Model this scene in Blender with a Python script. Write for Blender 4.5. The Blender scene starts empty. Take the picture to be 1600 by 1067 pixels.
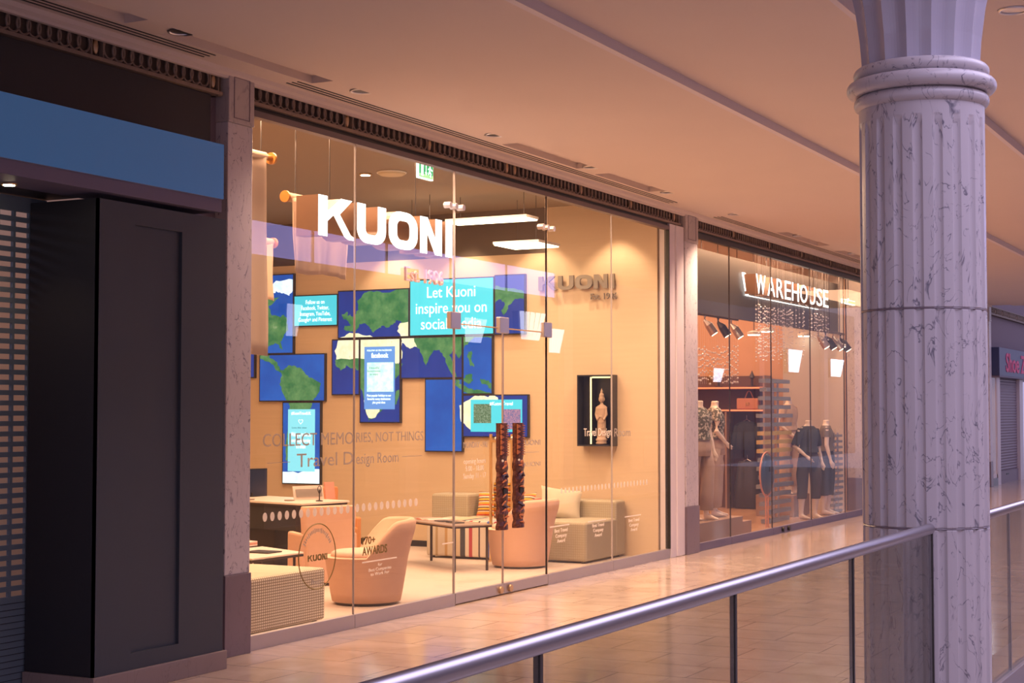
import bpy, bmesh, math, random
from mathutils import Vector, Matrix
from math import sin, cos, pi, radians
random.seed(7)
S = bpy.context.scene
COL = S.collection

# ------------------------------------------------------------------ camera
FPX, EYE = 2479.0, 1.6
PIT = math.atan2(642 - 533.5, FPX)
YAW = math.atan2(1280 * cos(PIT), FPX)
FW = Vector((cos(PIT) * cos(YAW), cos(PIT) * sin(YAW), sin(PIT)))
RT = Vector((sin(YAW), -cos(YAW), 0))
UP = RT.cross(FW)
cam_d = bpy.data.cameras.new('camera')
cam_d.sensor_width = 36.0
cam_d.lens = FPX / 1600 * 36.0
cam_d.clip_end = 200
cam = bpy.data.objects.new('camera', cam_d)
COL.objects.link(cam)
cam.matrix_world = Matrix(((RT.x, UP.x, -FW.x, 0), (RT.y, UP.y, -FW.y, 0), (RT.z, UP.z, -FW.z, EYE), (0, 0, 0, 1)))
S.camera = cam
S.view_settings.view_transform = 'Standard'
S.view_settings.look = 'None'
S.view_settings.gamma = 1
S.view_settings.use_curve_mapping = False
S.view_settings.exposure = 0.40

# dusk sky seen through the atrium roof
wd = bpy.data.worlds.new('dusk'); S.world = wd; wd.use_nodes = True
wb = wd.node_tree.nodes['Background']
wb.inputs[0].default_value = (0.42, 0.38, 0.58, 1)
wb.inputs[1].default_value = 0.95


def lamp(kind, name, loc, power, color, size=0.3, size_y=None, aim=None, blend=0.6, angle=90, spread=None):
    d = bpy.data.lights.new(name, kind)
    d.energy = power; d.color = color
    if kind == 'AREA':
        d.shape = 'RECTANGLE'; d.size = size; d.size_y = size_y or size
        if spread: d.spread = radians(spread)
    else:
        d.shadow_soft_size = size
    if kind == 'SPOT':
        d.spot_size = radians(angle); d.spot_blend = blend
    o = bpy.data.objects.new(name, d); COL.objects.link(o); o.location = loc
    v = Vector(aim if aim else (loc[0], loc[1], loc[2] - 1)) - Vector(loc)
    o.rotation_euler = v.to_track_quat('-Z', 'Y').to_euler()
    return o


WARM = (1.0, 0.60, 0.36)
WARM2 = (1.0, 0.54, 0.30)
# travel shop ceiling lighting
lamp('AREA', 'shop_ceiling_light', (10.4, 8.6, 3.8), 150, WARM, 2.4, 3.2)
lamp('AREA', 'shop_ceiling_light', (13.6, 8.8, 3.8), 150, WARM, 2.4, 3.4)
lamp('AREA', 'window_wash_light', (11.6, 6.95, 3.75), 95, WARM, 5.0, 0.3, aim=(11.6, 5.6, 0))  # added lamp, throws warm light out through the glass onto the walkway
for yy in (7.02, 7.95, 8.9, 9.9):
    lamp('SPOT', 'wall_spot', (15.82, yy, 3.86), 55, (1.0, 0.68, 0.44), 0.03, aim=(15.98, yy, 1.6), angle=86, blend=0.5)
# added spots along the unlit walkway downlights, brightening floor and ceiling
for xx, pw_ in ((9.31, 120), (11.3, 230), (13.2, 270), (15.1, 290), (17.15, 270), (19.6, 220), (22.2, 200), (25.0, 140), (28.5, 100)):
    lamp('SPOT', 'walkway_spot', (xx, 5.985, 3.80), pw_, (1.0, 0.64, 0.43), 0.04, aim=(xx, 5.5, 0), angle=130, blend=0.9)
# fashion shop ceiling lighting
lamp('AREA', 'fashion_ceiling_light', (19.2, 9.0, 3.8), 120, WARM2, 3, 3.5)
lamp('AREA', 'fashion_ceiling_light', (23.2, 9.0, 3.8), 110, WARM2, 3, 3.5)
lamp('AREA', 'fashion_window_light', (21.2, 6.9, 3.78), 130, WARM2, 7.0, 0.25, aim=(21.2, 5.6, 0))  # added in the same way, aimed outward at the walkway floor
# warm lamps of the gallery beyond and dusk light falling down the atrium
lamp('AREA', 'gallery_light', (30.0, 5.0, 3.7), 60, WARM2, 6, 1.0)
lamp('AREA', 'atrium_skylight', (9.0, -4.0, 9.0), 1050, (0.76, 0.68, 1.0), 20, 6, aim=(9.0, 1.5, 1.5))


# ------------------------------------------------------------------ pixel -> point helper (camera calibration)
def at(px, py, ax, v):
    r = FW + RT * ((px - 800) / FPX) + UP * ((533.5 - py) / FPX)
    c = Vector((0, 0, EYE))
    return c + r * ((v - c[ax]) / r[ax])


# ------------------------------------------------------------------ materials
MATS = {}


def mat(name, color, rough=0.5, metal=0.0, spec=0.5, noise=0.0, nscale=8.0, bump=0.0, bscale=60.0, color2=None, stretch=None, sheen=0, coat=0, sharp=None):
    m = bpy.data.materials.new(name); m.use_nodes = True
    nt = m.node_tree; b = nt.nodes['Principled BSDF']
    b.inputs['Base Color'].default_value = (*color, 1)
    b.inputs['Roughness'].default_value = rough
    b.inputs['Metallic'].default_value = metal
    b.inputs['Specular IOR Level'].default_value = spec
    if coat: b.inputs['Coat Weight'].default_value = coat; b.inputs['Coat Roughness'].default_value = 0.08
    tc = nt.nodes.new('ShaderNodeTexCoord'); mp = nt.nodes.new('ShaderNodeMapping')
    nt.links.new(tc.outputs['Object'], mp.inputs[0])
    if stretch: mp.inputs['Scale'].default_value = stretch
    c2 = color2 or tuple(max(0, c * (1 - noise)) for c in color)
    n = nt.nodes.new('ShaderNodeTexNoise'); n.inputs['Scale'].default_value = nscale; n.inputs['Detail'].default_value = 4
    nt.links.new(mp.outputs[0], n.inputs['Vector'])
    if noise or color2:
        r = nt.nodes.new('ShaderNodeMix'); r.data_type = 'RGBA'
        r.inputs[6].default_value = (*color, 1); r.inputs[7].default_value = (*c2, 1)
        src = n.outputs[0]
        if sharp:
            mr = nt.nodes.new('ShaderNodeMapRange'); mr.inputs[1].default_value = sharp[0]; mr.inputs[2].default_value = sharp[1]
            nt.links.new(src, mr.inputs[0]); src = mr.outputs[0]
        nt.links.new(src, r.inputs[0]); nt.links.new(r.outputs[2], b.inputs['Base Color'])
    if bump:
        n2 = nt.nodes.new('ShaderNodeTexNoise'); n2.inputs['Scale'].default_value = bscale
        nt.links.new(mp.outputs[0], n2.inputs['Vector'])
        bp = nt.nodes.new('ShaderNodeBump'); bp.inputs['Strength'].default_value = bump; bp.inputs['Distance'].default_value = 0.01
        nt.links.new(n2.outputs[0], bp.inputs['Height']); nt.links.new(bp.outputs[0], b.inputs['Normal'])
    MATS[name] = m
    return m


def emis(name, color, strength):
    m = bpy.data.materials.new(name); m.use_nodes = True
    nt = m.node_tree; b = nt.nodes['Principled BSDF']
    b.inputs['Base Color'].default_value = (*[c * 0.5 for c in color], 1)
    b.inputs['Roughness'].default_value = 0.3
    b.inputs['Emission Color'].default_value = (*color, 1)
    b.inputs['Emission Strength'].default_value = strength
    MATS[name] = m
    return m


def screen_mat(name, c1, c2, strength, scale=3.0, c3=None):
    m = emis(name, c1, strength); nt = m.node_tree; b = nt.nodes['Principled BSDF']
    tc = nt.nodes.new('ShaderNodeTexCoord'); n = nt.nodes.new('ShaderNodeTexNoise')
    n.inputs['Scale'].default_value = scale; n.inputs['Detail'].default_value = 8; n.inputs['Roughness'].default_value = 0.65
    nt.links.new(tc.outputs['Object'], n.inputs['Vector'])
    r = nt.nodes.new('ShaderNodeValToRGB'); r.color_ramp.elements[0].color = (*c1, 1); r.color_ramp.elements[1].color = (*c2, 1)
    r.color_ramp.elements[0].position = 0.38; r.color_ramp.elements[1].position = 0.62
    if c3:
        e = r.color_ramp.elements.new(0.72); e.color = (*c3, 1)
    nt.links.new(n.outputs[0], r.inputs[0]); nt.links.new(r.outputs[0], b.inputs['Emission Color'])
    return m


def glass(name, tint, ior=1.5, rough=0.0):
    m = bpy.data.materials.new(name); m.use_nodes = True
    nt = m.node_tree; nt.nodes.clear()
    out = nt.nodes.new('ShaderNodeOutputMaterial'); mix = nt.nodes.new('ShaderNodeMixShader')
    t = nt.nodes.new('ShaderNodeBsdfTransparent'); g = nt.nodes.new('ShaderNodeBsdfGlossy'); f = nt.nodes.new('ShaderNodeFresnel')
    t.inputs[0].default_value = (*tint, 1); g.inputs['Roughness'].default_value = rough; f.inputs[0].default_value = ior
    ge = nt.nodes.new('ShaderNodeNewGeometry'); iv = nt.nodes.new('ShaderNodeMath'); iv.operation = 'SUBTRACT'; iv.inputs[0].default_value = 1.0
    mu = nt.nodes.new('ShaderNodeMath'); mu.operation = 'MULTIPLY'
    nt.links.new(ge.outputs['Backfacing'], iv.inputs[1]); nt.links.new(iv.outputs[0], mu.inputs[0]); nt.links.new(f.outputs[0], mu.inputs[1])
    nt.links.new(mu.outputs[0], mix.inputs[0]); nt.links.new(t.outputs[0], mix.inputs[1]); nt.links.new(g.outputs[0], mix.inputs[2])
    nt.links.new(mix.outputs[0], out.inputs[0])
    MATS[name] = m
    return m


def marble(name, base, vein, scale=6.0, rough=0.35, dens=0.5):
    m = bpy.data.materials.new(name); m.use_nodes = True
    nt = m.node_tree; b = nt.nodes['Principled BSDF']; b.inputs['Roughness'].default_value = rough
    tc = nt.nodes.new('ShaderNodeTexCoord'); mp = nt.nodes.new('ShaderNodeMapping'); mp.inputs['Scale'].default_value = (1, 1, 0.45)
    nt.links.new(tc.outputs['Object'], mp.inputs[0])
    n1 = nt.nodes.new('ShaderNodeTexNoise'); n1.inputs['Scale'].default_value = scale; n1.inputs['Detail'].default_value = 3
    n1.inputs['Distortion'].default_value = 2.2
    nt.links.new(mp.outputs[0], n1.inputs['Vector'])
    # thin dark veins where the distorted noise crosses its middle value
    s = nt.nodes.new('ShaderNodeMath'); s.operation = 'SUBTRACT'; s.inputs[1].default_value = 0.5
    a = nt.nodes.new('ShaderNodeMath'); a.operation = 'ABSOLUTE'
    nt.links.new(n1.outputs[0], s.inputs[0]); nt.links.new(s.outputs[0], a.inputs[0])
    r = nt.nodes.new('ShaderNodeMapRange'); r.inputs[1].default_value = 0.0; r.inputs[2].default_value = 0.02; r.inputs[3].default_value = 1; r.inputs[4].default_value = 0
    nt.links.new(a.outputs[0], r.inputs[0])
    n2 = nt.nodes.new('ShaderNodeTexNoise'); n2.inputs['Scale'].default_value = scale * 2.6; n2.inputs['Detail'].default_value = 3
    nt.links.new(mp.outputs[0], n2.inputs['Vector'])
    r2 = nt.nodes.new('ShaderNodeMapRange'); r2.inputs[1].default_value = 0.44; r2.inputs[2].default_value = 0.56
    nt.links.new(n2.outputs[0], r2.inputs[0])
    mu = nt.nodes.new('ShaderNodeMath'); mu.operation = 'MULTIPLY'
    nt.links.new(r.outputs[0], mu.inputs[0]); nt.links.new(r2.outputs[0], mu.inputs[1])
    mu2 = nt.nodes.new('ShaderNodeMath'); mu2.operation = 'MULTIPLY'; mu2.inputs[1].default_value = dens
    nt.links.new(mu.outputs[0], mu2.inputs[0])
    cl = nt.nodes.new('ShaderNodeMix'); cl.data_type = 'RGBA'
    cl.inputs[6].default_value = (*base, 1); cl.inputs[7].default_value = (*[c * 0.82 for c in base], 1)
    n3 = nt.nodes.new('ShaderNodeTexNoise'); n3.inputs['Scale'].default_value = 3.5; nt.links.new(mp.outputs[0], n3.inputs['Vector'])
    nt.links.new(n3.outputs[0], cl.inputs[0])
    mx = nt.nodes.new('ShaderNodeMix'); mx.data_type = 'RGBA'; mx.inputs[7].default_value = (*vein, 1)
    nt.links.new(cl.outputs[2], mx.inputs[6]); nt.links.new(mu2.outputs[0], mx.inputs[0]); nt.links.new(mx.outputs[2], b.inputs['Base Color'])
    MATS[name] = m
    return m


def film(name, color):
    """vinyl film lit from both sides"""
    m = bpy.data.materials.new(name); m.use_nodes = True
    nt = m.node_tree; b = nt.nodes['Principled BSDF']; b.inputs['Base Color'].default_value = (*color, 1); b.inputs['Roughness'].default_value = 0.6
    t = nt.nodes.new('ShaderNodeBsdfTranslucent'); t.inputs[0].default_value = (*color, 1)
    tr = nt.nodes.new('ShaderNodeBsdfTransparent')
    mx = nt.nodes.new('ShaderNodeMixShader'); mx.inputs[0].default_value = 0.5; m2 = nt.nodes.new('ShaderNodeMixShader'); m2.inputs[0].default_value = 0.25
    nt.links.new(b.outputs[0], mx.inputs[1]); nt.links.new(t.outputs[0], mx.inputs[2])
    nt.links.new(mx.outputs[0], m2.inputs[1]); nt.links.new(tr.outputs[0], m2.inputs[2])
    nt.links.new(m2.outputs[0], nt.nodes['Material Output'].inputs[0])
    MATS[name] = m
    return m


def brickmat(name, c1, c2, mortar, bw, rh, msize, rough, rot=90, loc=(0, 0, 0), offset=0.5):
    m = bpy.data.materials.new(name); m.use_nodes = True
    nt = m.node_tree; b = nt.nodes['Principled BSDF']; b.inputs['Roughness'].default_value = rough
    tc = nt.nodes.new('ShaderNodeTexCoord'); mp = nt.nodes.new('ShaderNodeMapping'); mp.inputs['Rotation'].default_value = (0, 0, radians(rot))
    mp.inputs['Location'].default_value = loc
    nt.links.new(tc.outputs['Object'], mp.inputs[0])
    br = nt.nodes.new('ShaderNodeTexBrick'); br.inputs['Scale'].default_value = 1; br.inputs['Brick Width'].default_value = bw
    br.inputs['Row Height'].default_value = rh; br.inputs['Mortar Size'].default_value = msize; br.inputs['Bias'].default_value = -0.2
    br.offset = offset
    br.inputs['Color1'].default_value = (*c1, 1); br.inputs['Color2'].default_value = (*c2, 1); br.inputs['Mortar'].default_value = (*mortar, 1)
    nt.links.new(mp.outputs[0], br.inputs['Vector'])
    n = nt.nodes.new('ShaderNodeTexNoise'); n.inputs['Scale'].default_value = 2.2; n.inputs['Detail'].default_value = 6; n.inputs['Distortion'].default_value = 1.2
    nt.links.new(tc.outputs['Object'], n.inputs['Vector'])
    mx = nt.nodes.new('ShaderNodeMix'); mx.data_type = 'RGBA'; mx.blend_type = 'MULTIPLY'; mx.inputs[0].default_value = 1
    cr = nt.nodes.new('ShaderNodeValToRGB'); cr.color_ramp.elements[0].color = (0.78, 0.74, 0.70, 1); cr.color_ramp.elements[1].color = (1, 1, 1, 1)
    cr.color_ramp.elements[0].position = 0.3; cr.color_ramp.elements[1].position = 0.65
    nt.links.new(n.outputs[0], cr.inputs[0]); nt.links.new(br.outputs[0], mx.inputs[6]); nt.links.new(cr.outputs[0], mx.inputs[7])
    nt.links.new(mx.outputs[2], b.inputs['Base Color'])
    MATS[name] = m
    return m


def checkmat(name, base, line, size, width=0.25, rough=0.9):
    """woven fabric: thin crossing lines in object space"""
    m = bpy.data.materials.new(name); m.use_nodes = True
    nt = m.node_tree; b = nt.nodes['Principled BSDF']; b.inputs['Roughness'].default_value = rough
    tc = nt.nodes.new('ShaderNodeTexCoord'); sep = nt.nodes.new('ShaderNodeSeparateXYZ'); nt.links.new(tc.outputs['Object'], sep.inputs[0])
    prev = None
    for i, sz in enumerate(size):
        if not sz: continue
        d = nt.nodes.new('ShaderNodeMath'); d.operation = 'DIVIDE'; d.inputs[1].default_value = sz
        nt.links.new(sep.outputs[i], d.inputs[0])
        f = nt.nodes.new('ShaderNodeMath'); f.operation = 'FRACT'; nt.links.new(d.outputs[0], f.inputs[0])
        l = nt.nodes.new('ShaderNodeMath'); l.operation = 'LESS_THAN'; l.inputs[1].default_value = width; nt.links.new(f.outputs[0], l.inputs[0])
        if prev is None: prev = l
        else:
            a = nt.nodes.new('ShaderNodeMath'); a.operation = 'MAXIMUM'
            nt.links.new(prev.outputs[0], a.inputs[0]); nt.links.new(l.outputs[0], a.inputs[1]); prev = a
    mx = nt.nodes.new('ShaderNodeMix'); mx.data_type = 'RGBA'; mx.inputs[6].default_value = (*base, 1); mx.inputs[7].default_value = (*line, 1)
    nt.links.new(prev.outputs[0], mx.inputs[0]); nt.links.new(mx.outputs[2], b.inputs['Base Color'])
    MATS[name] = m
    return m


def stripemat(name, axis, stops, length, rough=0.9):
    m = bpy.data.materials.new(name); m.use_nodes = True
    nt = m.node_tree; b = nt.nodes['Principled BSDF']; b.inputs['Roughness'].default_value = rough
    tc = nt.nodes.new('ShaderNodeTexCoord'); sep = nt.nodes.new('ShaderNodeSeparateXYZ'); nt.links.new(tc.outputs['Object'], sep.inputs[0])
    d = nt.nodes.new('ShaderNodeMath'); d.operation = 'DIVIDE'; d.inputs[1].default_value = length; nt.links.new(sep.outputs[axis], d.inputs[0])
    f = nt.nodes.new('ShaderNodeMath'); f.operation = 'FRACT'; nt.links.new(d.outputs[0], f.inputs[0])
    r = nt.nodes.new('ShaderNodeValToRGB'); r.color_ramp.interpolation = 'CONSTANT'
    r.color_ramp.elements[0].color = (*stops[0][1], 1); r.color_ramp.elements[0].position = 0
    r.color_ramp.elements[1].color = (*stops[1][1], 1); r.color_ramp.elements[1].position = stops[1][0]
    for p, c in stops[2:]:
        e = r.color_ramp.elements.new(p); e.color = (*c, 1)
    nt.links.new(f.outputs[0], r.inputs[0]); nt.links.new(r.outputs[0], b.inputs['Base Color'])
    MATS[name] = m
    return m


M = MATS
brickmat('floor_stone', (0.56, 0.45, 0.37), (0.51, 0.41, 0.34), (0.20, 0.14, 0.10), 0.87, 0.435, 0.004, 0.13, rot=90, loc=(0.0, 0.12, 0))
mat('shop_floor', (0.64, 0.53, 0.45), 0.4, noise=0.18, nscale=2.2, stretch=(6, 1, 1))
mat('fashion_floor', (0.55, 0.33, 0.2), 0.25, noise=0.2, nscale=3)
mat('ceiling_paint', (0.64, 0.54, 0.49), 0.85, noise=0.05, nscale=1.5)
mat('ceiling_edge', (0.62, 0.56, 0.60), 0.6)
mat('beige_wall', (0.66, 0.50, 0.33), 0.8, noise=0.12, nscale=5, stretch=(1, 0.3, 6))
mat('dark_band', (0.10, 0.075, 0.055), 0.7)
mat('shop_ceiling', (0.23, 0.17, 0.12), 0.7)
mat('orange_wall', (0.60, 0.36, 0.22), 0.8, noise=0.1, nscale=3)
mat('black', (0.012, 0.012, 0.014), 0.4)
mat('black_satin', (0.03, 0.03, 0.035), 0.25)
mat('navy_paint', (0.048, 0.056, 0.072), 0.55, noise=0.1, nscale=4)
mat('dark_fascia', (0.028, 0.024, 0.026), 0.6)
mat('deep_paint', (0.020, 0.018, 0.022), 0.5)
mat('purple_trim', (0.14, 0.12, 0.19), 0.5)
mat('shutter_metal', (0.20, 0.25, 0.30), 0.5, 0.4)
mat('frieze_metal', (0.30, 0.215, 0.165), 0.5, 0.3, noise=0.3, nscale=30)
mat('frieze_back', (0.10, 0.065, 0.045), 0.7)
mat('brass', (0.62, 0.42, 0.24), 0.3, 0.8)
mat('head_taupe', (0.16, 0.12, 0.12), 0.45, 0.2)
mat('joint_grey', (0.40, 0.35, 0.34), 0.5)
mat('steel', (0.62, 0.60, 0.62), 0.28, 1.0)
mat('satin_steel', (0.50, 0.46, 0.47), 0.38, 0.9)
mat('rail_steel', (0.46, 0.43, 0.46), 0.36, 1.0)
mat('white_frame', (0.70, 0.64, 0.66), 0.4)
mat('white_plastic', (0.8, 0.78, 0.74), 0.4)
mat('rubber', (0.02, 0.02, 0.02), 0.6)
marble('marble', (0.60, 0.54, 0.56), (0.10, 0.09, 0.13), 8.5, 0.3, 0.9)
marble('marble_cap', (0.50, 0.43, 0.42), (0.16, 0.13, 0.14), 5.0, 0.3, 0.45)
marble('marble_dark', (0.20, 0.15, 0.18), (0.10, 0.07, 0.09), 6.0, 0.3, 0.4)
marble('marble_pink', (0.30, 0.22, 0.20), (0.14, 0.09, 0.09), 5.0, 0.3, 0.4)
mat('capital_gloss', (0.47, 0.44, 0.52), 0.22, spec=0.6, coat=0.4)
glass('shop_glass', (0.965, 0.97, 0.96), 1.5)
glass('rail_glass', (0.71, 0.70, 0.655), 1.5)
emis('sign_white', (1.0, 0.97, 0.92), 2.4)
mat('sign_return', (0.27, 0.15, 0.09), 0.4)
emis('panel_light', (1.0, 0.82, 0.55), 7.0)
emis('bulb', (1.0, 0.85, 0.55), 30.0)
emis('exit_green', (0.02, 0.42, 0.14), 0.9)
emis('exit_white', (0.8, 1.0, 0.85), 1.4)
emis('cyan_screen', (0.06, 0.55, 0.70), 0.85)
emis('pale_screen', (0.20, 0.66, 0.80), 0.9)
emis('blue_card', (0.09, 0.24, 0.60), 1.0)
emis('screen_text', (0.80, 0.98, 1.0), 1.5)
emis('screen_dark_text', (0.03, 0.20, 0.25), 0.6)
emis('box_glow', (1.0, 0.75, 0.30), 2.2)
screen_mat('sea', (0.006, 0.055, 0.30), (0.012, 0.10, 0.42), 1.0, 1.2)
screen_mat('sea_dark', (0.008, 0.025, 0.17), (0.012, 0.04, 0.24), 1.0, 1.2)
screen_mat('land', (0.02, 0.12, 0.045), (0.12, 0.24, 0.09), 1.0, 6, (0.42, 0.44, 0.27))
screen_mat('desert', (0.55, 0.62, 0.40), (0.75, 0.72, 0.58), 1.0, 9, (0.35, 0.50, 0.18))
screen_mat('ice', (0.55, 0.78, 0.85), (0.85, 0.95, 1.0), 1.0, 8, (0.15, 0.45, 0.65))
screen_mat('beach', (0.35, 0.85, 0.72), (0.75, 0.95, 0.85), 1.0, 12, (0.10, 0.55, 0.25))
screen_mat('photo_green', (0.03, 0.08, 0.03), (0.25, 0.32, 0.22), 1.0, 60, (0.7, 0.75, 0.7))
screen_mat('photo_crowd', (0.05, 0.10, 0.25), (0.55, 0.20, 0.25), 1.0, 70, (0.8, 0.8, 0.3))
emis('blue_lightbox', (0.03, 0.10, 0.24), 0.42)
mat('monitor_glass', (0.02, 0.03, 0.07), 0.15)
mat('pink_fabric', (0.68, 0.42, 0.29), 0.9, noise=0.08, nscale=20, bump=0.15, bscale=200)
mat('pink_fabric_pale', (0.66, 0.46, 0.35), 0.9, noise=0.08, nscale=20)
mat('orange_fabric', (0.62, 0.26, 0.10), 0.85)
checkmat('woven_check', (0.86, 0.76, 0.58), (0.30, 0.22, 0.14), (0.024, 0.024, 0.02), 0.3)
checkmat('sofa_weave', (0.44, 0.38, 0.27), (0.37, 0.31, 0.21), (0.025, 0.025, 0.025), 0.25)
mat('cushion_beige', (0.60, 0.52, 0.38), 0.95, noise=0.1, nscale=20)
mat('cushion_red', (0.48, 0.10, 0.08), 0.9)
stripemat('stripe_fabric', 1, [(0, (.45, .38, .30)), (.04, (.09, .08, .08)), (.10, (.60, .50, .40)), (.14, (.36, .05, .08)), (.21, (.62, .54, .45)), (.26, (.10, .14, .38)), (.29, (.60, .52, .44)), (.37, (.10, .07, .07)), (.39, (.62, .52, .40)), (.46, (.42, .06, .07)), (.50, (.65, .58, .48)), (.54, (.06, .06, .07)), (.60, (.60, .48, .33)), (.66, (.48, .28, .12)), (.69, (.62, .52, .38)), (.75, (.50, .32, .14)), (.78, (.60, .50, .38)), (.86, (.42, .30, .16)), (.89, (.58, .50, .38))], 1.06)
stripemat('throw_fabric', 2, [(0, (.75, .33, .04)), (.2, (.70, .62, .50)), (.3, (.20, .06, .04)), (.42, (.80, .42, .05)), (.6, (.06, .05, .05)), (.7, (.65, .55, .42)), (.85, (.60, .10, .05))], 0.11)
mat('desk_white', (0.74, 0.66, 0.56), 0.35)
mat('dark_metal', (0.06, 0.05, 0.05), 0.4, 0.5)
mat('table_top', (0.30, 0.22, 0.17), 0.3)
mat('paper', (0.75, 0.62, 0.55), 0.6)
mat('paper_pink', (0.70, 0.30, 0.22), 0.6)
mat('red_leg', (0.55, 0.05, 0.03), 0.4)
mat('gold', (0.75, 0.52, 0.28), 0.3, 0.8)
mat('linen', (0.66, 0.50, 0.38), 0.95, noise=0.12, nscale=6, bump=0.2, bscale=12)
mat('orange_wood', (0.62, 0.26, 0.05), 0.35, noise=0.4, nscale=8)
mat('carved_wood', (0.075, 0.020, 0.016), 0.4, color2=(0.16, 0.05, 0.03), nscale=45, sharp=(0.52, 0.60))
mat('carved_light', (0.40, 0.13, 0.05), 0.45)
mat('carved_blue', (0.05, 0.05, 0.13), 0.4)
mat('stone_statue', (0.52, 0.36, 0.26), 0.8, noise=0.35, nscale=30)
film('decal_grey', (0.52, 0.47, 0.44))
film('decal_white', (0.88, 0.84, 0.80))
mat('decal_olive', (0.22, 0.15, 0.03), 0.5)
mat('letter_grey', (0.22, 0.18, 0.14), 0.4)
mat('est_rose', (0.80, 0.62, 0.60), 0.3, 0.3)
mat('mannequin', (0.78, 0.66, 0.56), 0.35)
mat('floral', (0.10, 0.10, 0.08), 0.9, color2=(0.55, 0.50, 0.42), nscale=32, sharp=(0.50, 0.58))
mat('trouser_grey', (0.50, 0.37, 0.30), 0.9, noise=0.2, nscale=8)
mat('dark_cloth', (0.045, 0.05, 0.055), 0.9, noise=0.3, nscale=10)
mat('charcoal_cloth', (0.07, 0.065, 0.07), 0.9)
mat('olive_cloth', (0.16, 0.13, 0.09), 0.9)
mat('cream_cloth', (0.62, 0.44, 0.32), 0.9, noise=0.25, nscale=20)
mat('brown_cloth', (0.13, 0.07, 0.05), 0.9)
mat('plinth_paint', (0.33, 0.22, 0.17), 0.6)
mat('signboard', (0.085, 0.085, 0.09), 0.5)
emis('shelf_glow', (1.0, 0.30, 0.12), 1.1)
mat('bag_leather', (0.58, 0.26, 0.16), 0.45)
mat('teal_bag', (0.03, 0.06, 0.10), 0.3)
mat('slat_grey', (0.22, 0.24, 0.27), 0.4)
mat('slat_yellow', (0.52, 0.38, 0.12), 0.5)
mat('bead', (0.8, 0.8, 0.85), 0.1, 0.3)
mat('shoe_blue', (0.035, 0.055, 0.16), 0.4)
mat('shoe_pink', (0.75, 0.07, 0.22), 0.5)
mat('roller_lilac', (0.26, 0.21, 0.26), 0.5)
mat('purple_wall', (0.22, 0.16, 0.20), 0.7)
mat('red_interior', (0.22, 0.06, 0.03), 0.7)
emis('lamp_glow', (0.84, 0.84, 1.0), 4.5)
emis('dusk_window', (0.42, 0.40, 0.95), 4.5)
mat('facade_far', (0.45, 0.40, 0.42), 0.7)
mat('panel_beige', (0.55, 0.50, 0.48), 0.6)


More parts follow.
